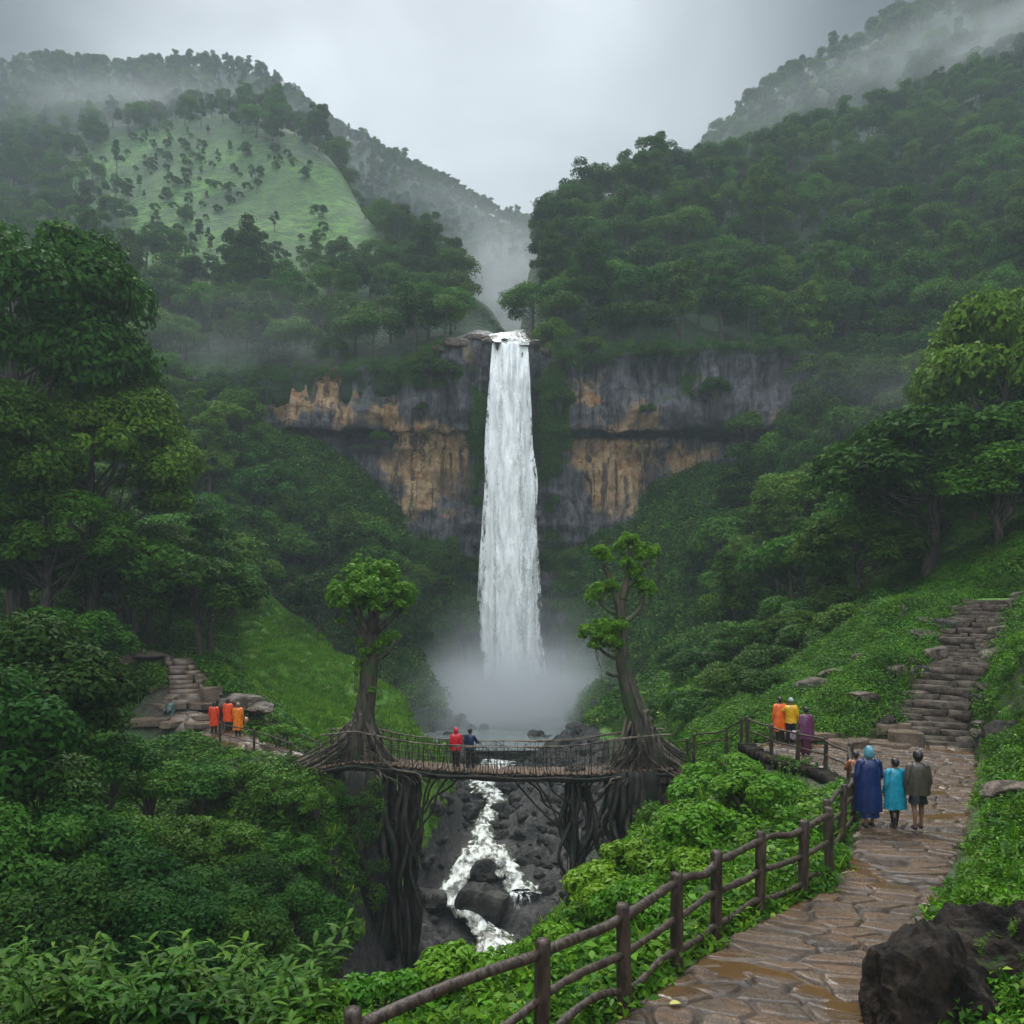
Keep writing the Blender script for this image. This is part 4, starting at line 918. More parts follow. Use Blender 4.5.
# undergrowth tufts (stuff)
def tuft(seed, n, R, ls, mat, h=.5, asp=.5):
    rg = np.random.RandomState(seed)
    d = rg.normal(size=(n, 3)); d /= np.linalg.norm(d, axis=1)[:, None]; d[:, 2] = np.abs(d[:, 2])
    P = d * (R * rg.uniform(.3, 1, n) ** .5)[:, None] * np.array([1, 1, h / R * 1.0])
    Nn = d * .5 + [0, 0, .8] + rg.normal(size=(n, 3)) * .35; Nn /= np.linalg.norm(Nn, axis=1)[:, None]
    V, F_ = leaf_quads(P, Nn, ls * rg.uniform(.6, 1.3, n), rg, asp)
    return mesh_np(f'tuft_{seed}', V, F_, mat, {'tone': ('FACE', rg.uniform(0, 1, n))})
def blades(seed, n, R, h, mat):
    rg = np.random.RandomState(seed); V = []; 
    for i in range(n):
        a, r = rg.uniform(0, 6.28), R * rg.uniform(0, 1) ** .5; b = np.array([r * math.cos(a), r * math.sin(a), -.03]); l = np.array([rg.normal() * .35, rg.normal() * .35, 1]) * h * rg.uniform(.5, 1.2)
        s = np.array([math.cos(a + 1.3), math.sin(a + 1.3), 0]) * .012 * h / .3
        V += [b - s, b + s, b + l * .6 + s * .8, b + l + np.array([rg.normal(), rg.normal(), -.2]) * .1 * h]
    return mesh_np(f'blades_{seed}', V, np.arange(4 * n).reshape(n, 4), mat, {'tone': ('FACE', rg.uniform(0, 1, n))})
tb = [tuft(51, 110, .42, .050, M['leaf_bright'], .34), tuft(52, 80, .40, .066, M['leaf_bright'], .36, .55), tuft(53, 110, .5, .06, M['leaf_bush'], .4)]
ts = [tuft(54, 170, .45, .034, M['leaf_slope'], .34), tuft(55, 150, .5, .040, M['leaf_bush'], .42)]
gb0 = blades(60, 70, .28, .34, M['leaf_bright'])
gb = [blades(61, 60, .3, .28, M['leaf_bright']), blades(62, 60, .3, .20, M['leaf_slope'])]
def normal_rot(X, Y):
    e = .4; dx = (gh(X + e, Y) - gh(X - e, Y)) / (2 * e); dy = (gh(X, Y + e) - gh(X, Y - e)) / (2 * e)
    k = .6; return np.arctan(np.clip(dy * k, -1, 1)), -np.arctan(np.clip(dx * k, -1, 1))
def off_path(X, Y, m=.15):
    d = np.where(in_poly(X, Y, PATH_POLY), -1, seg_dist(X, Y, np.vstack([PATH_POLY, PATH_POLY[:1]])))
    d = np.minimum(d, np.minimum(seg_dist(X, Y, TRAIL_L) - .9, seg_dist(X, Y, TRAIL_R) - .8)); d = np.minimum(d, seg_z(X, Y, STAIRS3)[0] - 1.0)
    for sp_ in STAIRS_L: d = np.minimum(d, seg_z(X, Y, sp_)[0] - 1.0)
    d = np.minimum(d, np.where((X > -20.5) & (X < -14) & (Y > 40) & (Y < 44.5), -1, 9))
    return d > m
def notspur(P):
    q = proj(P); return ~((P[:, 1] > 46) & in_poly(q[0], q[1], [(235, 560), (262, 585), (330, 640), (400, 690), (450, 735), (450, 800), (400, 870), (300, 870), (235, 720)]))
def ground_cover(name, n, xr, yr, poly, srcs, wts, smin, smax, label, cat='undergrowth', mask=None, sink=.02, yscale=0, margin=.30):
    X = rng.uniform(*xr, n); Y = rng.uniform(*yr, n); k = off_path(X, Y, margin); X, Y = X[k], Y[k]; Z = gh(X, Y)
    P = np.stack([X, Y, Z], 1); q = proj(P)
    k = in_poly(q[0], q[1], poly)
    if mask is not None: k &= mask(P)
    P = P[k]; ax, ay = normal_rot(P[:, 0], P[:, 1]); m = len(P)
    sc_ = rng.uniform(smin, smax, m) * (1 + yscale * P[:, 1])
    gn_scatter(name, P - [0, 0, sink], np.stack([ax, ay, rng.uniform(0, 6.28, m)], 1), sc_, rng.choice(len(srcs), m, p=wts), srcs, label, cat)
    return m
n1 = ground_cover('undergrowth', 20000, (-5, 9), (8, 29), [(250, 1200), (330, 930), (540, 880), (640, 790), (740, 735), (860, 760), (870, 1200)], tb + [gb0], [.34, .22, .26, .18], .45, 1.35, 'bright leafy undergrowth filling the bank left of the path fence', mask=lambda P: (P[:, 2] > -2.6) & (fbm(P * [1, 1, 0], .8, 3, 77) > -.55) & (seg_dist(P[:, 0], P[:, 1], np.array([(8.0, 28.2), (8.0, 26.2), (8.2, 24.8), (8.7, 23.4), (8.5, 21.7)])) > .45))
n2 = ground_cover('slope_undergrowth', 46000, (4, 52), (29, 76), [(560, 600), (800, 500), (1060, 480), (1060, 760), (560, 780)], ts + [gb[0]], [.45, .33, .22], 1.0, 1.9, 'lush green undergrowth on the slope between viewpoint and forest', mask=lambda P: P[:, 2] > -6)
n3 = ground_cover('bluff_undergrowth', 38000, (-46, -6), (17, 76), [(-40, 540), (250, 560), (350, 600), (350, 960), (-40, 1100)], [tb[2], tb[1], gb[0]], [.6, .2, .2], 1.0, 1.8, 'green undergrowth covering the left bluff', mask=notspur)
n4 = ground_cover('bank_undergrowth', 15000, (4, 26), (7.5, 36), [(880, 1100), (890, 880), (960, 760), (905, 700), (960, 560), (1100, 540), (1100, 1100)], [tb[0], gb[0], gb[1], tb[2]], [.3, .25, .2, .25], .6, 1.1, 'grass and small plants on the bank right of the path')
n5 = ground_cover('spur_grass', 14000, (-36, -3), (44, 80), [(235, 560), (262, 585), (330, 640), (400, 690), (450, 735), (450, 800), (400, 870), (300, 870), (235, 720)], gb, [.6, .4], .9, 1.5, 'short grass on the smooth green spur beside the gorge', 'grass')
n6 = ground_cover('far_undergrowth', 34000, (-46, 50), (58, 116), [(200, 400), (500, 500), (520, 720), (560, 500), (840, 380), (840, 720), (240, 720)], [tb[2], tb[0]], [.6, .4], 1.6, 4.2, 'low green scrub on the misty slopes beside the pool', mask=lambda P: (np.abs(P[:, 0] - .5) > 9.5) & ~((P[:, 0] < -3) & (P[:, 1] < 78)) & notspur(P))
n7 = ground_cover('slope_grass', 16000, (4, 40), (50, 108), [(560, 560), (640, 540), (720, 600), (720, 720), (560, 720)], [tb[0], gb[0]], [.5, .5], 1.8, 3.6, 'light green grass on the misty slope right of the pool', 'grass')
print('SCATTER', n1, n2, n3, n4, n5, n6, 'TREES', len(TREES))
# cliff vegetation: creepers on the mossy parts
k = (moss > .5) & (py > 350); Pm = cv[k]; Pm = Pm[rng.choice(len(Pm), min(5000, len(Pm)), replace=False)]; m = len(Pm)
gn_scatter('cliff_moss', Pm - [0, .25, 0], np.stack([rng.uniform(.6, 1.2, m), rng.uniform(-.3, .3, m), rng.uniform(-.4, .4, m)], 1), rng.uniform(.9, 2.4, m), np.zeros(m), [tb[2]], 'mossy creeping plants on the cliff around the falls', 'moss')
rim = np.array([W(p[0], p[1] + dp, p[2] - .6 + dd) for p in tops for dp, dd in ((0, 0), (4, .3), (9, -.2))]); rim = catmull(np.array([W(p[0], p[1], p[2]) for p in tops]), 900)
rp = proj(rim)[0]; rim = rim[(rp < 442) | (rp > 552)]; rim = rim + rng.normal(size=rim.shape) * [.6, .5, .7] - [0, .5, .3]; m = len(rim)
gn_scatter('rim_creepers', rim, np.stack([rng.uniform(.3, 1.0, m), rng.uniform(-.3, .3, m), rng.uniform(-.4, .4, m)], 1), rng.uniform(.7, 2.2, m), np.zeros(m), [tb[2]], 'creepers and scrub hanging over the rim of the rock walls', 'creepers')

# foreground plants with long pointed leaves
def long_leaf(base, dirv, L_, wd, droop, rg):
    n = 6; t = np.linspace(0, 1, n); up = np.array([0, 0, 1.0]); d = dirv / np.linalg.norm(dirv)
    side = np.cross(d, up); side /= np.linalg.norm(side) + 1e-9
    c = base + d[None] * (t * L_)[:, None] - up[None] * (droop * L_ * t ** 2)[:, None]
    w_ = wd * np.sin(np.pi * np.clip(t * .9 + .08, 0, 1)) ** .8; w_[-1] = .002
    V = []
    for i in range(n): V += [c[i] - side * w_[i] + up * w_[i] * .35, c[i], c[i] + side * w_[i] + up * w_[i] * .35]
    F_ = []
    for i in range(n - 1):
        a = 3 * i; F_ += [[a, a + 1, a + 4, a + 3], [a + 1, a + 2, a + 5, a + 4]]
    return V, F_
def make_plant(seed, nst, H, LL, WW):
    rg = np.random.RandomState(seed); lv = MB(); st = MB(); tones = []
    for s in range(nst):
        az = rg.uniform(0, 6.28); lean = rg.uniform(.15, .65); hh = H * rg.uniform(.7, 1.1)
        e = np.array([math.cos(az) * lean * hh, math.sin(az) * lean * hh, hh])
        q = catmull(np.array([[0, 0, -.2], e * [.25, .25, .45], e * [.6, .6, .85], e]), 12); st.tube(q, np.linspace(.014, .004, 12), 5)
        for k in range(15):
            t = .25 + .75 * k / 14; b = q[min(11, int(t * 11))]; a2 = k * 2.4 + rg.uniform(-.3, .3); elev = rg.uniform(.1, .5) + (.5 if k > 12 else 0)
            dv_ = np.array([math.cos(a2), math.sin(a2), elev]); ll = LL * rg.uniform(.7, 1.15) * (1 - .35 * (k / 14) ** 2)
            V, F_ = long_leaf(b, dv_, ll, WW * ll / LL, rg.uniform(.15, .55), rg); lv.add(V, F_); tones += [rg.uniform(0, 1)] * len(F_)
    return mesh_np(f'leaves_{seed}', np.vstack(lv.V), np.vstack(lv.F), M['leaf_long'], {'tone': ('FACE', tones)}, smooth=True), st.mesh(f'stem_{seed}', M['leaf_bush'])
PL = [make_plant(71, 6, 1.10, .31, .042), make_plant(72, 5, 1.30, .29, .038), make_plant(73, 7, .9, .33, .046)]
plobj = {}
def place_plant(k, X, Y, s, label, group):
    z = gh(X, Y)[0]; rz = rng.uniform(0, 6.28)
    if k not in plobj:
        t = thing('leafy_plant', label, 'plant', (X, Y, z), rz, group); obj('leaves', PL[k][0], t); obj('stem', PL[k][1], t); t.scale = (s,) * 3; KIDS[t.name] = list(t.children); plobj[k] = t
    else: t = dup(plobj[k], (X, Y, z), rz, s, label, group)
    return t
for px_ in np.arange(-30, 330, 30):
    for row in range(3):
        Y_ = [10.2, 9.2, 8.2][row] + rng.uniform(-.35, .35); X_ = (px_ + rng.uniform(-12, 12) - 512) / F_PX * Y_
        place_plant(rng.randint(3), X_, Y_, rng.uniform(.85, 1.15) * [1.05, 1, .85][row], 'plant with long pointed leaves in the dark lower left corner', 'pointed leaf plants at the lower left')
for px_, Y_, s in [(340, 10.5, .55), (375, 9.8, .5), (410, 10.5, .5), (450, 9.5, .45), (480, 10.4, .45), (520, 10.2, .4), (340, 9, .55), (300, 9.4, .6)]:
    place_plant(rng.randint(3), (px_ - 512) / F_PX * Y_, Y_, s, 'small leafy plant among undergrowth behind the lowest fence rail', 'small plants by the lowest fence rail')

for X_, Y_, Z_, s_ in [(5.55, 8.6, .75, .22), (5.2, 8.9, .85, .2), (5.9, 8.7, .8, .24), (5.7, 9.1, .95, .2)]:
    t_ = place_plant(rng.randint(3), X_, Y_, s_, 'tiny fern growing on top of the dark boulder', 'ferns on the boulder'); t_.location.z = Z_
# ------------------------------------------------------------------ paths
def flag_surface(name, Lp, Rp, nu, nv, cell, zf, seed, label=None):
    Lp = catmull(Lp, nv); Rp = catmull(Rp, nv)
    t = np.linspace(0, 1, nu)
    XY = Lp[None] * (1 - t[:, None, None]) + Rp[None] * t[:, None, None]
    X, Y = XY[..., 0].ravel(), XY[..., 1].ravel()
    jit = vnoise(np.stack([X * .9, Y * .9, X * 0], 1), seed) * .25
    U = (X * .88 - Y * .0 + jit) / cell[0]; Vv = (Y + X * .12 + vnoise(np.stack([X * .7, Y * .7, X * 0], 1), seed + 9) * .22) / cell[1]
    fu, fv = np.floor(U), np.floor(Vv); d1 = np.full(len(U), 9.); d2 = np.full(len(U), 9.); cid = np.zeros(len(U))
    for a in (-1, 0, 1):
        for b in (-1, 0, 1):
            iu, iv = fu + a, fv + b; z0 = np.zeros_like(iu)
            cx = iu + .5 + (hsh(iu, iv, z0, seed) - .5) * .85; cy_ = iv + .5 + (hsh(iu, iv, z0, seed + 1) - .5) * .85
            d = np.hypot(U - cx, (Vv - cy_)); h = hsh(iu, iv, z0, seed + 2)
            m1 = d < d1; d2 = np.where(m1, d1, np.minimum(d2, d)); cid = np.where(m1, h, cid); d1 = np.where(m1, d, d1)
    edge = sstep(.0, .2, d2 - d1)
    groove = 1 - edge
    big = fbm(np.stack([X, Y, X * 0], 1), .5, 3, seed + 5)
    # low worn ledges across the path
    led_ = (Y + .18 * X + .35 * vnoise(np.stack([X * .8, Y * .3, X * 0], 1), seed + 7)) / 1.35; lf = led_ - np.floor(led_)
    h = cid * .034 * edge + edge * .035 + big * .018 + fbm(np.stack([X, Y, X * 0], 1), 3.0, 3, seed + 6) * .010 - sstep(.0, 1.0, lf) * .05
    low = (fbm(np.stack([X * .7, Y * 1.3, X * 0], 1), .55, 3, seed + 12) - .08)
    pud = sstep(.05, .16, low) * sstep(.75, .35, cid)
    h = h * (1 - pud) + (.012) * pud
    # ragged margins sink into the soil
    mar = np.minimum(np.repeat(t, nv), 1 - np.repeat(t, nv)) * np.tile(np.hypot(*(Lp - Rp).T), nu)
    h -= (1 - sstep(0, .35, mar + .12 * vnoise(np.stack([X * 2, Y * 2, X * 0], 1), 2))) * .10
    Z = zf(X, Y) + h
    tone = np.clip(cid + .25 * fbm(np.stack([X, Y, X * 0], 1), 1.2, 2, 3), 0, 1)
    o = obj(name, mesh_np(name, np.stack([X, Y, Z], 1), sheet_faces(nu, nv), M['path'], {'tone': ('POINT', tone), 'groove': ('POINT', groove * (1 - pud) * .85), 'puddle': ('POINT', pud)}, smooth=True))
    tag(o, kind='structure'); return o
flag_surface('path', PATH_L + [-.22, 0], PATH_R + [.15, 0], 420, 1250, (.60, .34), lambda X, Y: X * 0 + .0, 91)
def strip(P, wd): 
    P = np.array(P); T = np.gradient(P, axis=0); Nn = np.stack([-T[:, 1], T[:, 0]], 1); Nn /= np.linalg.norm(Nn, axis=1)[:, None]
    return P + Nn * wd / 2, P - Nn * wd / 2
l_, r_ = strip(TRAIL_L, 1.9); flag_surface('left_trail', l_, r_, 60, 220, (.7, .4), lambda X, Y: gh(X, Y, False) + .10, 93)
l_, r_ = strip(TRAIL_R, 1.7); flag_surface('right_trail', l_, r_, 60, 140, (.7, .4), lambda X, Y: gh(X, Y, False) + .10, 95)

# rocks
def rock_mesh(name, seed, mat, sub=4, flat=1.0, cuts=9):
    bm = bmesh.new(); bmesh.ops.create_icosphere(bm, subdivisions=sub, radius=1); V = np.array([v.co[:] for v in bm.verts])
    rg = np.random.RandomState(seed)
    for _ in range(cuts):
        nn_ = rg.normal(size=3); nn_ /= np.linalg.norm(nn_); dd = rg.uniform(.55, .85); s = V @ nn_ - dd; V -= np.outer(np.clip(s, 0, None) * .92, nn_)
    L_ = np.linalg.norm(V, axis=1)[:, None]
    V = V + V / L_ * (fbm(V + seed, 1.5, 4, seed)[:, None] * .12 + fbm(V + seed, 5, 4, seed)[:, None] * (.03 if sub < 5 else .055) - (np.abs(fbm(V + seed, 2.6, 3, seed + 4))[:, None] * .05 if sub > 5 else 0))
    V[:, 2] *= flat
    for v, c in zip(bm.verts, V): v.co = c
    me = bpy.data.meshes.new(name); bm.to_mesh(me); bm.free(); me.materials.append(mat)
    return me
RK = [rock_mesh('rock_a', 1, M['rock_river'], flat=.7), rock_mesh('rock_b', 2, M['rock_river'], flat=.8), rock_mesh('rock_c', 3, M['rock_river'], flat=.6)]
RB = [rock_mesh('rock_d', 4, M['rock_brown'], flat=.55), rock_mesh('rock_e', 5, M['rock_brown'], flat=.7)]
def rock(me, p, s, label, group=None, rz=None, cat='rock', name='rock'):
    o = obj(name, me, None, p); o.scale = s if isinstance(s, tuple) else (s,) * 3; o.rotation_euler = (0, 0, rng.uniform(0, 6.28) if rz is None else rz)
    return tag(o, label, cat, group)
rock(RK[0], W(484, 906, 46.6), (1.75, 1.4, 2.5), 'large dark boulder splitting the river below the bridge', rz=.4, name='boulder')
rock(RK[1], W(486, 872, 49.0), (.95, .9, 1.0), 'round dark rock on top of the boulder in the river', rz=1, name='boulder')
for px_, py_, Y_, s, lab in [(500, 812, 61, .9, 'dark rock at the right rim of the upper rapids'), (470, 812, 60, .8, 'dark rock at the left rim of the upper rapids'), (492, 826, 57, .5, 'small rock amid the upper rapids'), (506, 786, 70, 1.2, 'rock beside the river just under the bridge'), (556, 908, 45.5, .9, 'rock ledge block right of the small cascade'),
                              (424, 900, 46, 1.3, 'broad dark rock on the left river bank'), (440, 935, 44.5, .9, 'dark rock below the bend of the left channel')]:
    rock(RK[rng.randint(3)], W(px_, py_, Y_), s, lab)
for i in range(70):
    Y_ = rng.uniform(41, 76); side = rng.choice([-1, 1]); cx = np.interp(Y_, [43, 47, 50, 52, 60, 70], [-1.3, -1.6, -1.4, -1.4, -1.7, -2.0]); X_ = cx + side * rng.uniform(np.interp(Y_, [42, 50, 56], [4.6, 3.9, 2.6]), 8.5)
    s = rng.uniform(.25, 1.0) ** 1.3; rock(RK[rng.randint(3)], (X_, Y_, gh(X_, Y_)[0] + .1 * s), (s * 1.1, s, s * .8), 'dark wet rock lying in the gorge beside the river', 'dark rocks along the river')
m = 900; X = rng.uniform(-11, 10, m); Y = rng.uniform(36, 100, m); k = rockmask(X, Y) > .1
for rp_, ww in zip(RIV3, (1.3, 1.2, 1.3)): k &= seg_z(X, Y, rp_)[0] > ww
X, Y = X[k], Y[k]; m = len(X); sc_ = rng.uniform(.18, .75, m) ** 1.2 * np.where(Y > 60, 1.3, 1)
gn_scatter('rubble', np.stack([X, Y, gh(X, Y) + .05], 1), np.stack([rng.uniform(-.4, .4, m), rng.uniform(-.4, .4, m), rng.uniform(0, 6.28, m)], 1), sc_, rng.randint(0, 3, m), [rock_mesh('rubble_%d' % q, 50 + q, M['rock_river'], sub=3, flat=.75) for q in range(3)], 'wet broken rubble covering the gorge floor', 'rubble')
for px_, py_, Y_, s, lab in [(460, 346, 112, 1.8, 'wide pale rock shelf on the cliff top left of the falls'), (444, 352, 112, 1.3, 'brown rock at the left end of the cliff top shelf'), (535, 345, 111.5, 1.0, 'pale wet rock at the right lip of the falls'), (545, 352, 111, .8, 'small pale rock right of the falls lip'), (490, 343, 111.3, .9, 'pale wet rock at the left lip of the falls'), (475, 340, 112, 1.4, 'broad pale rock on the cliff top left of the falls'), (504, 340, 110.8, .35, 'small rock parting the water at the lip')]:
    rock(RB[1], W(px_, py_, Y_), (s * 1.6, s, s * .8), lab)
# near boulder, lower right
bo = rock_mesh('boulder_near', 77, M['rock_wet'], sub=6, flat=.9, cuts=14)
rock(bo, (4.72, 8.9, -.10), (1.12, 1.15, 1.55), 'big dark wet boulder at the lower right edge of the path', rz=.5, name='boulder')
rock(bo, (5.9, 9.4, .10), (1.25, 1.0, 1.42), 'second dark boulder behind the big wet one at the right edge', rz=2.2, name='boulder')
RW = rock_mesh('rock_f', 12, M['rock_wet'], sub=5, flat=.8)
for px_, py_, Y_, s, lab in [(1010, 712, 25.5, (1.5, 1.2, 1.15), 'dark overhanging rock on the bank right of the steps'), (1025, 780, 17.5, (1.0, .8, .6), 'brown rock ledge on the bank right of the path'), (985, 745, 25.5, (.9, .5, .35), 'flat rock at the foot of the right bank'),
                              (865, 680, 34, (.8, .6, .45), 'pale rock in the grass left of the steps'), (915, 690, 31.5, (1.0, .5, .5), 'grey rock slab in the grass beside the steps'), (895, 712, 30.5, (.9, .6, .6), 'dark rock at the foot of the grassy slope'), (965, 800, 19.8, (.5, .4, .22), 'small rock on the right margin of the path'),
                              (975, 850, 15.8, (.35, .3, .2), 'small stone below the right bank'), (930, 620, 37, (1.1, .6, .5), 'rocks on the slope left of the upper steps'), (905, 655, 33.8, (.9, .5, .45), 'grey rock bedded in the grass left of the middle steps'), (1000, 640, 32.5, (.9, .7, .7), 'brown rock at the right side of the upper steps'), (880, 725, 29.8, (.9, .6, .6), 'mossy dark block beside the viewpoint ledges')]:
    p = W(px_, py_, Y_); p[2] = gh(p[0], p[1])[0] + .15 * s[2]; rock(RW if 'dark' in lab else RB[0], p, s, lab)
SQ = catmull(STAIRS3[:5], 12)
for i, q_ in enumerate(SQ):
    for sd_ in (-1, 1):
        if rng.uniform() < .2: continue
        d_ = 1.25 + rng.uniform(0, .35); x_ = q_[0] + sd_ * d_; y_ = q_[1] + rng.uniform(-.4, .4); sc_ = rng.uniform(.28, .6)
        rock(RB[i % 2] if i % 3 else RK[i % 3], (x_, y_, gh(x_, y_)[0] + .12), (sc_ * 1.2, sc_, sc_ * 1.15), 'rock edging the %s side of the long staircase' % ('left' if sd_ < 0 else 'right'), 'rocks edging the long staircase')
for px_, py_, Y_ in [(850, 700, 33.5), (838, 688, 35), (872, 668, 34.5), (895, 672, 32.8), (820, 706, 34.5), (925, 640, 35.5), (880, 645, 37), (860, 722, 31)]:
    x_, y_, _z = W(px_, py_, Y_); sc_ = rng.uniform(.35, .75); rock(RB[rng.randint(2)], (x_, y_, gh(x_, y_)[0] + .22 * sc_ + .12), (sc_ * 1.4, sc_, sc_ * .8), 'brown rock in the grassy slope left of the stairs', 'rocks in the grassy slope')
# litter-like leaf on the path
mb = MB(); V, F_ = long_leaf(np.array([0, 0, 0]), np.array([1, .2, .1]), .14, .05, .1, None); lf_m, lt, lb = newmat('yellow_leaf'); lb.inputs['Base Color'].default_value = (.45, .42, .10, 1)
lt.links.new(mixc(lt, noise(lt, 30, 3), (.5, .48, .12), (.3, .28, .06)), lb.inputs['Base Color'])
p = W(670, 1012, 9.38); tag(obj('fallen_leaf', mesh_np('fallen_leaf', V, F_, lf_m), None, (p[0], p[1], .09)), 'pale yellow fallen leaf on the wet stones near the fence', 'leaf')

# stairs on the right: each tread a slab; one thing
def stairs(name, label, P, wds, n, mat=M['slab'], seed=0, hstep=None):
    rg = np.random.RandomState(seed); t_ = thing(name, label, 'stairs', tuple(P[0]))
    Q = catmull(np.array(P), n); Wd = catmull(np.array(wds, float)[:, None], n)[:, 0]; off = np.array(P[0])
    for i in range(n):
        d = Q[min(i + 1, n - 1)] - Q[max(i - 1, 0)]; rz = math.atan2(d[1], d[0]) - math.pi / 2
        mb = MB(); k = max(2, int(Wd[i] / .75)); xs_ = np.sort(rg.uniform(.12, .88, k - 1)); ed = np.concatenate([[0], xs_, [1]]) * Wd[i] - Wd[i] / 2
        dep = np.linalg.norm(d[:2]) / (2 if 0 < i < n - 1 else 1) + .22
        for a, b in zip(ed[:-1], ed[1:]):
            c = (a + b) / 2; cx = c * math.cos(rz); cy_ = c * math.sin(rz)
            mb.box(np.array([Q[i][0] + cx, Q[i][1] + cy_ + .09 * rg.normal(), Q[i][2] - .16 + .022 * rg.normal()]) - off, (b - a - .02, dep, .34), rz + .06 * rg.normal(), .045, rg)
        mb.build('step', mat, t_, smooth=False)
    return t_
stairs('stone_stairs', 'long stone staircase climbing the hillside at the right', [W(940, 750, 27.6), W(934, 712, 29.8), W(953, 668, 32.2), (W(966, 655, 33.2)), W(975, 622, 35.2), W(990, 600, 37)], [2.1, 2.2, 2.2, 2.6, 2.4, 2.2], 34, seed=3, mat=M['stair'])
stairs('stone_stairs', 'short stone staircase rising from the left terrace', [W(185, 700, 43.4), W(187, 688, 44.4), W(184, 672, 46), W(178, 658, 47.6)], [2.2, 1.8, 1.6, 1.5], 11, seed=4)
stairs('stone_stairs', 'weathered steps along the left picture side above the terrace', [W(150, 664, 48.2), W(130, 652, 49.5), W(100, 645, 51)], [1.6, 1.8, 2.2], 7, seed=6)
# flat ledges beyond the viewpoint and on the left terrace
def slab(p, size, rz, label, seed, group=None):
    rg = np.random.RandomState(seed); bm = bmesh.new(); k = 9; top_ = []
    an = np.sort(rg.uniform(0, 6.28, k) * .25 + np.linspace(0, 6.28, k, endpoint=False) * .96)
    r = rg.uniform(.82, 1.05, k)
    lo = [bm.verts.new((size[0] * r[i] * math.cos(an[i]), size[1] * r[i] * math.sin(an[i]), -size[2])) for i in range(k)]
    hi = [bm.verts.new((size[0] * r[i] * .96 * math.cos(an[i]), size[1] * r[i] * .96 * math.sin(an[i]), size[2] * rg.uniform(.85, 1))) for i in range(k)]
    bm.faces.new(hi); bm.faces.new(lo[::-1])
    for i in range(k): bm.faces.new([lo[i], lo[(i + 1) % k], hi[(i + 1) % k], hi[i]])
    bmesh.ops.bevel(bm, geom=[e for e in bm.edges], offset=.03, segments=2, affect='EDGES')
    me = bpy.data.meshes.new('stone_slab'); bm.to_mesh(me); bm.free(); me.materials.append(M['slab'])
    o = obj('stone_slab', me, None, tuple(p)); o.rotation_euler = (rg.uniform(-.03, .03), rg.uniform(-.03, .03), rz); return tag(o, label, 'stone slab', group)
si = 0
for px_, py_, Y_, sz_ in [(810, 735, 28.8, (1.3, .8, .12)), (845, 742, 28.4, (1.4, .8, .14)), (880, 745, 28.2, (1.3, .9, .14)), (865, 731, 29.8, (1.5, .8, .2)), (895, 728, 29.4, (1.2, .7, .2)), (830, 726, 30.2, (1.2, .7, .16)), (860, 720, 30.8, (1.2, .6, .22)), (888, 752, 27.2, (1.0, .6, .10)), (905, 738, 28.2, (.9, .6, .25)), (840, 714, 31.6, (1.3, .6, .15)), (870, 762, 25.3, (.8, .4, .08)), (905, 766, 24.7, (1.0, .4, .07))]:
    slab(W(px_, py_, Y_), sz_, si, 'flat brown stone slab in the ledges between viewpoint and long staircase', 200 + si, 'stone slabs of the viewpoint ledges'); si += 1
for px_, py_, Y_, sz_ in [(165, 705, 43.6, (1.5, .9, .15)), (205, 705, 43.2, (1.0, .8, .15)), (178, 722, 41.8, (1.4, .8, .15)), (195, 716, 42.3, (1.3, .7, .13)), (150, 722, 41.5, (1.3, .8, .2)), (160, 690, 45, (1.0, .7, .3)), (210, 694, 44, (.8, .7, .4)), (200, 725, 41, (1.2, .7, .12)), (130, 660, 47.5, (2.2, .5, .22)), (100, 668, 46.5, (1.3, .7, .2))]:
    slab(W(px_, py_, Y_), sz_, si, 'flat brown stone slab paving the left terrace', 200 + si, 'stone slabs of the left terrace'); si += 1
for px_, py_, Y_, s, lab in [(150, 690, 45.5, (1.2, .8, .7), 'brown rock beside the left staircase'), (145, 655, 48, (2.0, .8, .6), 'dark earth and rock ledge above the left staircase'), (243, 705, 41.5, (1.3, .8, .9), 'brown rock mound behind the orange ponchos'), (262, 708, 40.8, (.9, .7, .6), 'rock mound right of the orange ponchos'), (200, 680, 46, (.7, .6, .6), 'rock at the right side of the left staircase')]:
    rock(RB[rng.randint(2)], W(px_, py_, Y_), s, lab)

# mossy retaining wall under the viewpoint
wallP = catmull(np.array([(8.25, 28.4), (8.3, 26.4), (8.62, 24.8), (9.1, 23.5), (8.95, 21.6), (8.0, 19.2)]), 34); mb = MB(); rg = np.random.RandomState(9)
for i in range(33):
    a, b = wallP[i], wallP[i + 1]; L_ = np.linalg.norm(b - a); rz = math.atan2(b[1] - a[1], b[0] - a[0])
    for r in range(4):
        c = (a + b) / 2; mb.box((c[0] - .05 * r * 0 + .03 * rg.normal(), c[1], -.10 - .28 * r), (L_ * rg.uniform(.9, 1.0) - .01, .42 + .1 * rg.uniform(), .27), rz + .05 * rg.normal(), .03, rg)
tag(mb.build('stone_wall', M['rock_wet'], smooth=False), 'dark mossy dry stone wall holding up the viewpoint terrace', 'wall')

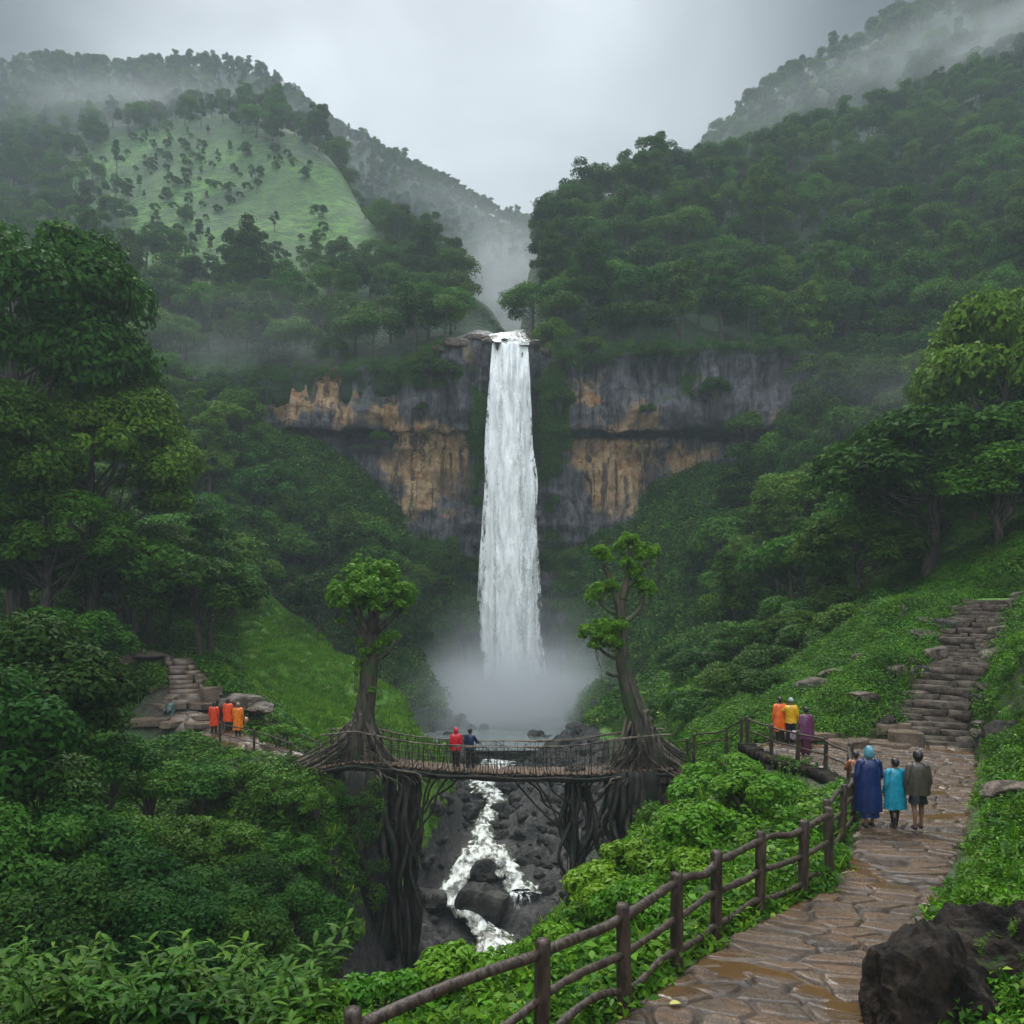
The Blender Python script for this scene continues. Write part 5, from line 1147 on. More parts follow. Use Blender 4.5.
# ------------------------------------------------------------------ fences
def fence(label, bases, h, rp, rr, rails, seed=0, wob=.05, top_ext=.06, mat=M['fence_wood']):
    rg = np.random.RandomState(seed); B = np.array(bases, float); o0 = B[0]
    t_ = thing('wooden_fence', label, 'fence', tuple(o0)); hs = np.full(len(B), h) if np.isscalar(h) else np.array(h)
    for i, b in enumerate(B):
        mb = MB(); ln = rg.normal(size=2) * .025
        z = np.linspace(-.35, 1, 9); z = np.concatenate([[-.35], np.linspace(0, .97, 7), [1.0]])
        pts = np.stack([b[0] - o0[0] + ln[0] * z * hs[i], b[1] - o0[1] + ln[1] * z * hs[i], b[2] - o0[2] + z * hs[i]], 1)
        rad = np.full(9, rp) * (1 + .06 * rg.normal(size=9)); rad[-1] = rp * .78
        mb.tube(pts, rad, 12, .05, i); mb.build('post', mat, t_)
    for i in range(len(B) - 1):
        for k, f in enumerate(rails):
            a = B[i] - o0 + [0, 0, hs[i] * f]; b = B[i + 1] - o0 + [0, 0, hs[i + 1] * f]; d = b - a; L_ = np.linalg.norm(d); d /= L_
            m = 10; t = np.linspace(0, 1, m); q = a[None] * (1 - t[:, None]) + b[None] * t[:, None]
            q[:, 2] += (np.sin(t * np.pi) * rg.normal() * wob + np.sin(t * 2 * np.pi) * rg.normal() * wob * .5); q[:, 0] += np.sin(t * np.pi) * rg.normal() * wob * .5
            q[0] -= d * .05; q[-1] += d * .05
            mb = MB(); mb.tube(q, rr * (1 + .08 * rg.normal(size=m)) * (1 if k == 0 else .82), 10, .07, i * 7 + k); mb.build('rail', mat, t_)
    return t_
NF = [(-3.1, 5.2, 0), (-1.32, 6.95, 0), (.30, 8.39, 0), (1.33, 9.45, 0), (2.17, 10.57, 0), (2.93, 11.5, 0), (3.87, 12.5, 0), (4.80, 13.2, 0), (5.57, 14.05, 0)]
fence('dark rustic log fence along the near left edge of the path', NF, 1.25, .085, .055, [.88, .52, .16], 1)
fence('dark log fence curving past the blue poncho up to the terrace', [(5.95, 15.1, 0), (6.75, 16.4, 0), (7.55, 17.7, 0), (8.15, 19.2, 0), (9.1, 21.6, 0)], 1.15, .075, .045, [.88, .5, .15], 2)
fence('thin rail fence round the edge of the viewpoint terrace', [(9.1, 21.6, 0), (9.25, 23.6, 0), (8.85, 24.8, 0), (8.5, 26.2, 0), (8.3, 28.2, 0)], 1.0, .065, .035, [.9, .48], 3, .03)
fence('rail fence between the viewpoint and the right root tree', [(8.2, 28.6, -.05), (8.05, 30.0, -.6), (7.2, 31.7, -1.1), (7.4, 33.6, -1.6), (6.6, 35.2, -1.9)], .95, .06, .03, [.9, .5], 4, .03)
fence('short fence behind the viewpoint ledges', [tuple(W(818, 727, 31.5)), tuple(W(840, 728, 31.4)), tuple(W(862, 722, 32.2))], .75, .09, .03, [.8], 5, .03)
LFZ = lambda x, y: (x, y, gh(x, y, False)[0])
fence('dark rail fence on the near side of the left trail', [LFZ(-14.2, 38.9), LFZ(-12.0, 37.2), LFZ(-9.7, 35.2), LFZ(-7.9, 33.2)], 1.1, .055, .03, [.9, .45], 6, .04)
fence('dark rail fence on the far side of the left trail', [LFZ(-13.3, 41.2), LFZ(-11.0, 39.2), LFZ(-9.0, 37.3), LFZ(-7.3, 35.5)], 1.05, .055, .03, [.9, .45], 7, .06)
for px_, py_, Y_, h_, lab in [(912, 693, 31.8, 1.0, 'lone wooden post in the grass beside the lower steps'), (903, 626, 38, 1.0, 'lone wooden post on the grassy crest by the upper steps')]:
    mb = MB(); mb.tube([[0, 0, -.4], [0, 0, .3], [.02, 0, .7], [.02, 0, h_]], [.08, .08, .075, .06], 10, .06); o = mb.build('wooden_post', M['fence_wood']); o.location = tuple(W(px_, py_, Y_)); tag(o, lab, 'post')

# ------------------------------------------------------------------ root bridge
def deck_z(x): return np.interp(x, [-8.2, -6.6, -5.2, -3.2, -1.2, 1.0, 3.2, 5.2, 6.8], [-1.86, -1.58, -1.70, -1.92, -2.04, -2.10, -2.10, -1.96, -1.86])
BX0, BX1, BY, BWID = -8.0, 6.6, 34.0, 1.5
br = thing('root_bridge', 'living root bridge with plank deck hung between the two root trees', 'bridge', (0, BY, -2.0))
rg = np.random.RandomState(5); mb = MB()
x = BX0
while x < BX1:
    wd = rg.uniform(.07, .15); z = deck_z(x) + 2.0; mb.box((x + wd / 2, .03 * rg.normal(), z + .012 * rg.normal()), (wd - .012, BWID + .1 * rg.normal(), .07), .03 * rg.normal(), .008, rg); x += wd
mb.build('deck', M['deck_wood'], br, smooth=False)
xs_ = np.linspace(BX0, BX1, 60)
for side in (-1, 1):
    mb = MB()
    for k in range(7):
        q = np.stack([xs_, side * (BWID / 2 - .12 + .10 * rg.normal()) + .03 * np.sin(xs_ * 1.3 + k), deck_z(xs_) + 2.0 - .10 - .05 * k * .7 + .03 * np.sin(xs_ * 2.1 + 2 * k)], 1); mb.tube(q, .05 + .015 * rg.uniform(), 6, .15, k)
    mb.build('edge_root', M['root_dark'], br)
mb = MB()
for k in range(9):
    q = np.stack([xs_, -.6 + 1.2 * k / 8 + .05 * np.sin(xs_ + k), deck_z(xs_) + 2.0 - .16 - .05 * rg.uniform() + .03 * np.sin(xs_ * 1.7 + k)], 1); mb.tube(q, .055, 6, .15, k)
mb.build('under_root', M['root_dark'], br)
def rail_top(x): return np.interp(x, [-8.2, -6.4, -5, -3, -1, 1, 3, 5, 6.8], [1.25, 1.15, .98, .95, 1.0, 1.02, 1.12, 1.3, 1.3]) * 1.12
for side in (-1, 1):
    yy = side * (BWID / 2 + .02); mb = MB()
    for k in range(3):
        q = np.stack([xs_, yy + .02 * np.sin(xs_ * 3 + k * 2) , deck_z(xs_) + 2.0 + rail_top(xs_) + .02 * np.sin(xs_ * 2 + k) - .012 * k], 1); mb.tube(q, .022, 6, .2, k)
    mb.build('handrail', M['root'], br)
    mb = MB()
    for f, a in ((.36, .05), (.55, .05), (.78, .04)):
        q = np.stack([xs_, yy + .02 * np.sin(xs_ * 2.3 + f * 9), deck_z(xs_) + 2 + rail_top(xs_) * f + a * np.sin(xs_ * 1.9 + f * 20)], 1); mb.tube(q, .012, 5, .2)
    x = BX0 + .1
    while x < BX1:
        r = .024 if rg.uniform() < .25 else .013; lean = rg.normal() * .09
        hh = rail_top(x) * (1.0 if rg.uniform() < .6 else rg.uniform(.5, 1.08)); q = [[x, yy, deck_z(x) + 1.95], [x + lean * .4 + .02 * rg.normal(), yy + .02 * rg.normal(), deck_z(x) + 2 + hh * .5], [x + lean, yy, deck_z(x) + 2 + hh]]
        mb.tube(catmull(np.array(q), 5), r, 5, .2)
        if rg.uniform() < .22: mb.tube(catmull(np.array([[x, yy, deck_z(x) + 2], [x + .25 * rg.normal(), yy + .03, deck_z(x) + 2.5], [x + .5 * rg.normal(), yy, deck_z(x) + 2 + rail_top(x)]]), 6), .011, 5, .2)
        x += rg.uniform(.10, .24)
    mb.build('side_lattice', M['root_dark'], br)
# crossing struts under the deck
def wander(a, b, n, amp, rg, sag=0):
    a, b = np.array(a, float), np.array(b, float); t = np.linspace(0, 1, n); q = a[None] * (1 - t[:, None]) + b[None] * t[:, None]
    ph = rg.uniform(0, 6.28, (3, 3)); fr = rg.uniform(1, 4, (3, 3))
    for d in range(3):
        for k in range(3): q[:, d] += amp * np.sin(t * fr[d, k] * 3.14 + ph[d, k]) * np.sin(np.pi * t) / (k + 1) * (.4 if d == 2 else 1)
    q[:, 2] -= sag * np.sin(np.pi * t); return q
def rel(p): return np.array(p) - [0, BY, -2.0]
for (xa, xb, zb) in [(-2.6, -4.15, -5.0), (-3.0, -4.2, -4.4), (-2.1, -4.1, -4.2), (-3.4, -4.25, -6), (.3, 2.4, -4.4), (.9, 2.5, -5.4), (1.4, 2.6, -3.8), (-.2, 2.45, -5.0), (-5.2, -4.4, -4.2), (3.6, 2.8, -3.9), (4.4, 3.0, -4.6)]:
    mb = MB(); q = wander((xa, BY + rg.uniform(-.5, .5), deck_z(xa) - .2), (xb, BY + rg.uniform(-.2, .2), zb), 12, .10, rg); mb.tube(rel(q), np.linspace(.035, .055, 12), 6, .15); mb.build('strut', M['root_dark'], br)
# root pillars hanging beneath
def pillar(label, x0, x1, zb, n, r, seed, core=0.0, ztop=-1.95, spread=.8):
    rg2 = np.random.RandomState(seed); cx = (x0 + x1) / 2; t_ = thing('root_pillar', label, 'root pillar', (cx, BY, zb))
    if core:
        mb = MB(); k = 16; zz = np.linspace(ztop - .05, zb - .5, k); q = np.stack([.12 * np.sin(zz * .8 + seed), .1 * np.cos(zz * .6), zz - zb], 1)
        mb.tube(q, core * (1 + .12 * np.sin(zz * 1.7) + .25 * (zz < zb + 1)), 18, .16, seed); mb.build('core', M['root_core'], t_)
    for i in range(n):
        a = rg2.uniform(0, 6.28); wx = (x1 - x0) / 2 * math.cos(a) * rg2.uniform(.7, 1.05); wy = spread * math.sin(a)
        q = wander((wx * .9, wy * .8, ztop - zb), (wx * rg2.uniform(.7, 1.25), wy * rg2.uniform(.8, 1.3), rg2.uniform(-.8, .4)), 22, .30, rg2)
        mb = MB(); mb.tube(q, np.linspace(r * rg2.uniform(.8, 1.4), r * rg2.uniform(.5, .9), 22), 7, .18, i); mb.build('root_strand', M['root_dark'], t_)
    return t_
pillar('massive dark root pillar beneath the left root tree', -7.6, -4.9, -9.2, 34, .13, 1, 1.05, spread=1.1)
pillar('slim twisted root pillar under the left part of the bridge', -4.75, -3.95, -10.0, 12, .10, 2, .17, spread=.35)
pillar('twisted root pillar under the right part of the bridge', 2.25, 3.15, -8.8, 14, .09, 3, .12, spread=.4)
pillar('massive dark root pillar beneath the right root tree', 3.9, 6.6, -8.0, 36, .12, 4, .95, spread=1.1)
for lab, a, b in [('bare root bending from the left pillar to the slim one', (-5.3, BY - .3, -4.2), (-4.3, BY, -5.0)), ('thin root hanging between slim pillar and left tree', (-5.0, BY - .2, -2.1), (-4.95, BY, -7.5)), ('thin roots crossing beside the right twisted pillar', (3.1, BY, -2.2), (4.2, BY, -6.4)), ('long root slanting between the two right pillars', (2.7, BY, -6.3), (4.3, BY, -4.0))]:
    mb = MB(); mb.tube(wander(a, b, 14, .25, rg), .05, 7, .15); tag(mb.build('hanging_root', M['root_dark']), lab, 'root')

# the two root trees
def root_tree(label, base_px, trunkpts, radii, limbs, clumps, seed, spreadL, spreadR, ls=.09, per=480):
    rg3 = np.random.RandomState(seed); B = W(*base_px); t_ = thing('root_tree', label, 'tree', tuple(B))
    w = lambda q: W(*q) - B
    tp = catmull(np.array([w(q) for q in trunkpts]), 26); rr_ = catmull(np.array(radii, float)[:, None], 26)[:, 0]
    mb = MB(); mb.tube(tp, rr_, 16, .09, seed)
    for l in limbs: 
        q = catmull(np.array([w(p_[:3]) for p_ in l[0]]), 14); mb.tube(q, np.linspace(l[1], l[2], 14), 8, .12, seed)
    # sinewy fused stems on the trunk
    for i in range(12):
        a = rg3.uniform(0, 6.28); k0 = 0; k1 = rg3.randint(12, 24); idx = np.linspace(k0, k1, 14).astype(int); tw = np.linspace(0, rg3.uniform(-1, 1), 14)
        q = tp[idx] + np.stack([np.cos(a + tw) * rr_[idx] * .95, np.sin(a + tw) * rr_[idx] * .95, tw * 0], 1); mb.tube(q, np.linspace(.11, .03, 14), 6, .15, i)
    mb.build('trunk', M['bark_moss'], t_)
    cl3 = [(w(c[:3]), c[3]) for c in clumps]; sub = []
    for c, r in cl3:
        for _ in range(20):
            d = rg3.normal(size=3); d /= np.linalg.norm(d); d[2] = abs(d[2]) * 1.1 - .38; sub.append((c + d * r * rg3.uniform(.35, 1.05), r * rg3.uniform(.2, .42)))
    for c, r in cl3:
        for _ in range(5):
            d = rg3.normal(size=3); d /= np.linalg.norm(d); sub.append((c + d * r * rg3.uniform(.9, 1.2), r * .16))
    obj('crown', foliage_mesh('crown_' + str(seed), sub, per // 4, ls, M['leaf_root_tree'], seed, flat=.85, nrand=.8, density_pow=.5, tmix=.25), t_)
    for i in range(16):
        c, r = cl3[rg3.randint(len(cl3))]; a0 = c + rg3.normal(size=3) * r * .4 - [0, 0, r * .4]; e0 = np.array([a0[0] * .8 + rg3.normal() * .1, a0[1] + rg3.normal() * .1, a0[2] - rg3.uniform(.5, 1.8)])
        mb = MB(); mb.tube(wander(a0, e0, 8, .06, rg3), np.linspace(.018, .008, 8), 5); mb.build('aerial_root', M['bark'], t_)
    # spreading surface roots, each a part
    nroot = 84
    for i in range(nroot):
        a = rg3.uniform(0, 6.28); sgn = math.cos(a); reach = (spreadR if sgn > 0 else spreadL) * abs(sgn) * rg3.uniform(.55, 1.15) + .5
        dx = math.copysign(reach, sgn); dy = math.sin(a) * rg3.uniform(.5, 1.15)
        h0 = rg3.uniform(.3, 2.0); k = np.argmin(np.abs(tp[:, 2] - h0)); s = tp[k] + np.array([math.cos(a), math.sin(a), 0]) * rr_[k] * .8
        zend = -.35 - .06 * abs(dx) - rg3.uniform(0, .3)
        e = np.array([dx, dy, zend]); m1 = s * [.75, .7, .30] + e * [.22, .25, .1]; m2 = e * [.62, .65, 1] + [0, 0, .16 + .1 * rg3.uniform()]
        q = catmull(np.array([s + [0, 0, .5], s, m1, m2, e, e + [dx * .12, dy * .1, -.3]]), 22)
        q[4:] += np.cumsum(rg3.normal(size=(18, 3)) * [.03, .03, .012], axis=0)
        mb = MB(); r = rg3.uniform(.028, .075); mb.tube(q, np.linspace(r * 1.35, r * .4, 22), 7, .14, i); mb.build('root', M['root'] if i % 4 else M['root_dark'], t_)
    return t_
Yb = 34.0
root_tree('left root tree with a domed bright crown above the bridge end', (355, 758, Yb), [(352, 775, Yb), (356, 752, Yb), (361, 728, Yb), (366, 700, Yb), (369, 672, Yb), (371, 645, Yb), (370, 620, Yb)], [.70, .55, .44, .38, .34, .33, .24],
          [([(369, 660, Yb), (385, 655, Yb - .2), (396, 640, Yb - .3)], .13, .06), ([(370, 640, Yb), (358, 620, Yb), (350, 600, Yb)], .2, .09), ([(370, 640, Yb), (372, 615, Yb), (368, 590, Yb)], .22, .09), ([(371, 635, Yb), (388, 622, Yb), (403, 605, Yb)], .17, .07), ([(370, 630, Yb), (382, 605, Yb + .4), (388, 590, Yb + .5)], .15, .06), ([(366, 640, Yb), (352, 628, Yb), (340, 620, Yb)], .1, .05), ([(369, 690, Yb), (374, 680, Yb), (377, 674, Yb)], .07, .05), ([(371, 640, Yb), (360, 615, Yb - .6), (355, 595, Yb - .8)], .15, .06), ([(371, 640, Yb), (378, 615, Yb - .6), (392, 600, Yb - .8)], .13, .05)],
          [(352, 590, Yb, .75), (371, 578, Yb, .85), (391, 590, Yb, .75), (340, 602, Yb, .55), (402, 604, Yb, .5), (370, 590, Yb - .9, .8), (372, 588, Yb + .9, .8), (356, 572, Yb, .6), (384, 572, Yb, .6), (362, 640, Yb, .22), (383, 643, Yb - .1, .40), (392, 636, Yb, .28), (366, 652, Yb - .4, .28), (350, 602, Yb - .3, .7), (390, 602, Yb - .2, .7), (370, 604, Yb - .5, .75), (338, 592, Yb, .5), (405, 594, Yb, .5), (358, 664, Yb - .2, .2), (341, 621, Yb, .16), (372, 690, Yb - .5, .14)], 7, 5.6, 3.2)
root_tree('right root tree with a leaning trunk and tufted separate crowns', (650, 762, Yb), [(655, 780, Yb), (652, 758, Yb), (642, 728, Yb), (632, 700, Yb), (625, 672, Yb), (621, 645, Yb), (620, 615, Yb), (622, 595, Yb)], [.80, .64, .50, .40, .32, .27, .22, .15],
          [([(621, 612, Yb), (614, 590, Yb), (604, 565, Yb)], .2, .08), ([(622, 600, Yb), (628, 575, Yb), (630, 548, Yb)], .2, .07), ([(623, 590, Yb), (638, 575, Yb), (648, 562, Yb)], .15, .06), ([(620, 625, Yb), (633, 617, Yb), (642, 605, Yb), (644, 592, Yb)], .13, .05), ([(621, 660, Yb), (608, 655, Yb), (596, 645, Yb)], .1, .05), ([(623, 674, Yb), (612, 675, Yb), (606, 672, Yb)], .11, .06), ([(621, 615, Yb), (608, 610, Yb), (598, 600, Yb)], .11, .05)],
          [(606, 557, Yb, .36), (600, 551, Yb, .3), (628, 540, Yb, .42), (622, 548, Yb + .3, .3), (647, 556, Yb, .45), (640, 549, Yb, .35), (655, 552, Yb, .25), (636, 572, Yb, .35), (600, 590, Yb, .42), (592, 597, Yb, .34), (611, 586, Yb, .3), (644, 585, Yb, .42), (652, 590, Yb, .28), (604, 634, Yb - .3, .62), (590, 632, Yb, .42), (616, 626, Yb - .3, .4), (598, 645, Yb, .4), (616, 645, Yb - .4, .3), (626, 562, Yb - .3, .25)], 8, 3.0, 5.4)

m = 260; px_ = rng.uniform(-8.3, -5.2, m); pz = rng.uniform(-8.5, -2.4, m); k = rng.uniform(size=m) < np.where(px_ < -6.9, 1, .18); px_, pz = px_[k], pz[k]; m = len(px_)
gn_scatter('ivy', np.stack([px_, 34 - 1.15 * np.sqrt(np.clip(1 - ((px_ + 6.3) / 2.1) ** 2, .05, 1)), pz], 1), np.stack([rng.uniform(.8, 1.5, m), rng.uniform(-.4, .4, m), rng.uniform(-.5, .5, m)], 1), rng.uniform(.35, .9, m), np.zeros(m), [tb[2]], 'ivy and ferns clinging to the left root pillar', 'ivy')
# ------------------------------------------------------------------ people
SKIN = cloth_mat('skin', (.22, .11, .065), .5, .85); HAIR = cloth_mat('hair', (.012, .010, .009), .4, .7)
CL = {}
def cm(c, rough=.3):
    if c not in CL: CL[c] = cloth_mat('cloth_%d' % len(CL), c, rough)
    return CL[c]
def body_mesh(J, E, R):
    """one continuous skin: joints, edges, radii"""
    me = bpy.data.meshes.new('person_body'); me.from_pydata([tuple(j) for j in J], E, [])
    o = bpy.data.objects.new('tmp_body', me); C.objects.link(o)
    sk = o.modifiers.new('s', 'SKIN'); sv = me.skin_vertices[0].data
    for i, r in enumerate(R): sv[i].radius = (r, r) if np.isscalar(r) else r
    sv[0].use_root = True
    sb = o.modifiers.new('u', 'SUBSURF'); sb.levels = 1; sb.render_levels = 1
    dg = bpy.context.evaluated_depsgraph_get(); ev = o.evaluated_get(dg); res = bpy.data.meshes.new_from_object(ev)
    bpy.data.objects.remove(o); res.name = 'person_body'; res.materials.clear(); res.materials.append(SKIN); return res
def person(label, pos, H, face, top, coat, bottom=None, head='hair', headcol=(.012, .010, .009), shoes=(.02, .02, .02), stride=.0, arm=None, hem=.30, seated=False, bag=None, width=1.0):
    """face: heading (0 looks along +Y, away from the viewer); coat: 'poncho', 'jacket', 'shawl'; hem as a fraction of height"""
    rg = np.random.RandomState(abs(hash(label)) % 1000 if False else sum(map(ord, label)))
    t_ = thing('person', label, 'person', tuple(pos), face)
    s = H; hipz = .50 * s if not seated else .16 * s; lift = hipz - .50 * s
    J = [(0, 0, hipz)]; E = []; R = [(.088 * s * .75, .060 * s)]
    def add(p, par, r): J.append(tuple(p)); E.append((par, len(J) - 1)); R.append(r); return len(J) - 1
    z = lambda f: f * s + lift
    sp = add((0, 0, z(.60)), 0, (.070 * s, .052 * s)); ch = add((0, -.005 * s, z(.72)), sp, (.085 * s, .058 * s)); nk0 = add((0, -.008 * s, z(.80)), ch, (.062 * s, .045 * s))
    nk = add((0, 0, z(.845)), nk0, .030 * s); hd0 = add((0, .012 * s, z(.885)), nk, (.042 * s, .046 * s)); hd = add((0, .008 * s, z(.94)), hd0, (.047 * s, .056 * s)); add((0, 0, z(.975)), hd, (.030 * s, .036 * s))
    wr = []
    for sd in (-1, 1):
        sh = add((sd * .105 * s, 0, z(.795)), nk0, .034 * s)
        am = (arm or {}).get(sd, ((.135, -.01, .63), (.130, .05, .49)))
        el = add((sd * am[0][0] * s, am[0][1] * s, z(am[0][2])), sh, .026 * s); w_ = add((sd * am[1][0] * s, am[1][1] * s, z(am[1][2])), el, .017 * s); wr.append((sh, el, w_))
        d = np.array(J[w_]) - np.array(J[el]); d /= np.linalg.norm(d); pl = add(np.array(J[w_]) + d * .035 * s, w_, (.013 * s, .021 * s))
        sdv = np.cross(d, [sd, 0, 0]); sdv = sdv / (np.linalg.norm(sdv) + 1e-6)
        for k, (of, ln) in enumerate([(-.016, .038), (-.006, .044), (.004, .042), (.014, .033)]):
            f1 = add(np.array(J[pl]) + d * .022 * s + sdv * of * s, pl, .0052 * s); add(np.array(J[f1]) + (d * .8 - np.array([sd * .4, 0, 0])) * ln * s, f1, .0042 * s)
        th = add(np.array(J[w_]) + d * .02 * s + sdv * .022 * s, w_, .0062 * s); add(np.array(J[th]) + (d * .6 + sdv * .6) * .032 * s, th, .005 * s)
    feet = []
    for sd in (-1, 1):
        fy = stride * sd * s
        if seated: hp = add((sd * .05 * s, .02, hipz), 0, .05 * s); kn = add((sd * .075 * s, .22 * s, .26 * s), hp, .036 * s); an = add((sd * .07 * s, .24 * s, .035 * s), kn, .022 * s)
        else: hp = add((sd * .050 * s, 0, .485 * s), 0, .052 * s); kn = add((sd * .052 * s, fy * .55 + .012 * s, .275 * s), hp, .035 * s); cf = add((sd * .052 * s, fy * .8 - .008 * s, .20 * s), kn, .031 * s); an = add((sd * .052 * s, fy, .040 * s), cf, .019 * s)
        toe = add((J[an][0], J[an][1] + .085 * s, .018 * s), an, (.024 * s, .015 * s)); feet.append((hp, kn, an, toe))
    obj('body', body_mesh(J, E, R), t_)
    J = np.array(J)
    # shoes
    for f in feet:
        mb = MB(); a, b = J[f[2]], J[f[3]]; mb.tube(catmull(np.array([a + [0, -.03 * s, -.018 * s], a + [0, .01 * s, -.014 * s], (a + b) / 2 + [0, 0, -.006 * s], b + [0, .02 * s, -.002 * s]]), 8), np.array([.018, .028, .030, .030, .029, .028, .025, .014]) * s, 10); mb.build('shoe', cm(shoes), t_)
    if bottom == 'skirt' or (isinstance(bottom, tuple) and bottom[0] == 'skirt'):
        c_ = bottom[1]; zz = np.linspace(.55, bottom[2], 8); mb = MB(); tube_ring(mb, zz * s, np.linspace(.085, .115, 8) * s, np.linspace(.065, .095, 8) * s, rg, s); mb.build('skirt', cm(c_), t_)
    elif bottom:
        for f in feet:
            mb = MB(); q = catmull(np.array([J[f[0]] + [0, 0, .03 * s], (J[f[0]] + J[f[1]]) / 2, J[f[1]], (J[f[1]] + J[f[2]]) / 2, J[f[2]] + [0, 0, .01]]), 12); mb.tube(q, np.linspace(.064, .034, 12) * s, 12, .05, 1); mb.build('trouser_leg', cm(bottom), t_)
    # garment
    if seated: hem_z = .03
    mb = MB()
    if coat == 'poncho':
        fr = np.array([hem, hem + (.8 - hem) * .3, hem + (.8 - hem) * .6, .74, .80, .835, .852]); fr = np.where(seated, np.array([.10, .3, .5, .74, .80, .835, .852]), fr)
        wa = np.array([.168, .158, .144, .130, .108, .064, .040]) * width; wb = np.array([.115, .108, .098, .088, .074, .052, .042]) * width
    elif coat == 'jacket':
        fr = np.array([hem, .52, .60, .72, .80, .835, .852]); wa = np.array([.112, .105, .102, .122, .120, .066, .040]) * width; wb = np.array([.085, .080, .074, .080, .070, .050, .042]) * width
    else:
        fr = np.array([hem, .50, .60, .72, .80, .835, .852]); wa = np.array([.156, .152, .142, .132, .110, .066, .042]) * width; wb = np.array([.10, .10, .095, .09, .075, .052, .042]) * width
    tt = np.linspace(0, 6, 26); it = lambda a: catmull(a[:, None], 26)[:, 0]
    zz = it(fr) * s; zz = np.where(zz > .55 * s, zz + lift, zz + lift * np.clip(zz / (.55 * s), 0, 1)) if seated else zz
    tube_ring(mb, zz, it(wa) * s, it(wb) * s, rg, s, yoff=.10 * s if seated else 0)
    mb.build({'poncho': 'poncho', 'jacket': 'jacket', 'shawl': 'shawl'}[coat], cm(top), t_)
    for (sh, el, w_) in wr:
        mb = MB(); q = catmull(np.array([J[sh] * [.75, 1, 1] + [0, 0, .005 * s], J[sh], (J[sh] + J[el]) / 2, J[el], (J[el] + J[w_]) / 2, J[w_]]), 14); mb.tube(q, np.linspace(.056 if coat == 'poncho' else .048, .034, 14) * s, 12, .06, 2); mb.build('sleeve', cm(top), t_)
    # head covering
    hc = J[hd]; bm = bmesh.new(); bmesh.ops.create_uvsphere(bm, u_segments=20, v_segments=14, radius=1)
    for v in bm.verts:
        c = v.co.copy(); face_open = c.y > .45 and c.z < .45
        k = {'hood': 1.16, 'hair': 1.05, 'bun': 1.06, 'cap': 1.16, 'scarf': 1.2}[head]
        v.co = Vector((c.x * .050 * s * k, c.y * .060 * s * k - .010 * s, c.z * .062 * s * k))
        if head == 'hood' and c.z < -.2: v.co.x *= 1.2; v.co.y *= 1.05; v.co.z -= .022 * s
        if head == 'hood' and c.z > .9: v.co.z += .006 * s
        if head in ('hair', 'bun', 'scarf') and c.z < -.1: v.co.y -= .004 * s; v.co.z *= 1.05
    bmesh.ops.delete(bm, geom=[f for f in bm.faces if (f.calc_center_median().y > .012 * s and f.calc_center_median().z < .030 * s) or (head == 'cap' and f.calc_center_median().z < .0)], context='FACES')
    me = bpy.data.meshes.new(head); bm.to_mesh(me); bm.free(); me.materials.append(cm(headcol)); me.polygons.foreach_set('use_smooth', [True] * len(me.polygons))
    ho = obj({'hood': 'hood', 'hair': 'hair', 'bun': 'hair', 'cap': 'cap', 'scarf': 'headscarf'}[head], me, t_, (hc[0], hc[1], hc[2] + .002 * s))
    # face: nose, eyes, mouth
    mb = MB(); mb.tube([hc + [0, .052 * s, -.004 * s], hc + [0, .064 * s, -.020 * s], hc + [0, .056 * s, -.026 * s]], [.004 * s, .008 * s, .006 * s], 8); mb.build('nose', SKIN, t_)
    for sd in (-1, 1):
        mb = MB(); mb.tube([hc + [sd * .018 * s - .007 * s, .053 * s, -.004 * s], hc + [sd * .018 * s + .007 * s, .053 * s, -.004 * s]], .0042 * s, 6); mb.build('eye', HAIR, t_)
    mb = MB(); mb.tube([hc + [-.014 * s, .049 * s, -.042 * s], hc + [.014 * s, .049 * s, -.042 * s]], .0035 * s, 6); mb.build('mouth', cm((.18, .05, .04)), t_)
    if bag:
        bp, br_, bc = bag; me = rock_mesh('bag', 31, cm(bc), 3, 1.0, 3); bo_ = obj('bag', me, None, tuple(np.array(pos) + np.array(bp))); bo_.scale = br_; tag(bo_, 'pale bag carried beside the ' + ('purple shawl' if 'purple' in label else 'yellow-orange poncho on the left terrace'), 'bag')
    return t_
def tube_ring(mb, zz, a, b, rg, s, yoff=0):
    n = len(zz); m = 28; an = np.arange(m) / m * 2 * math.pi; ph = rg.uniform(0, 6.28, 3)
    dep = np.clip((zz.max() - zz) / (zz.max() - zz.min() + 1e-6), 0, 1)
    f = 1 + dep[:, None] * (.085 * np.sin(7 * an + ph[0] + dep[:, None] * 1.5) + .05 * np.sin(13 * an + ph[1]) + .05 * np.sin(3 * an + ph[2] + dep[:, None] * 2))[...]
    X = a[:, None] * np.cos(an) * f; Y = b[:, None] * np.sin(an) * f + yoff * dep[:, None] * .8; Z = np.repeat(zz[:, None], m, 1) + dep[:, None] * .006 * s * np.sin(5 * an + ph[1])
    V = np.stack([X, Y, Z], -1).reshape(-1, 3)
    i, j = np.meshgrid(np.arange(n - 1), np.arange(m), indexing='ij'); p = i * m + j; q = i * m + (j + 1) % m
    mb.add(V, np.stack([p, q, q + m, p + m], -1).reshape(-1, 4))
def foot(px, py, Y=None):
    """standing point on the flat path (z about 0.05) seen at this pixel"""
    Y = F_PX * (CAM_Z - .06) / (py - HOR) if Y is None else Y; return W(px, py, Y)
BLUE = (.006, .022, .115); TEAL = (.012, .30, .42)
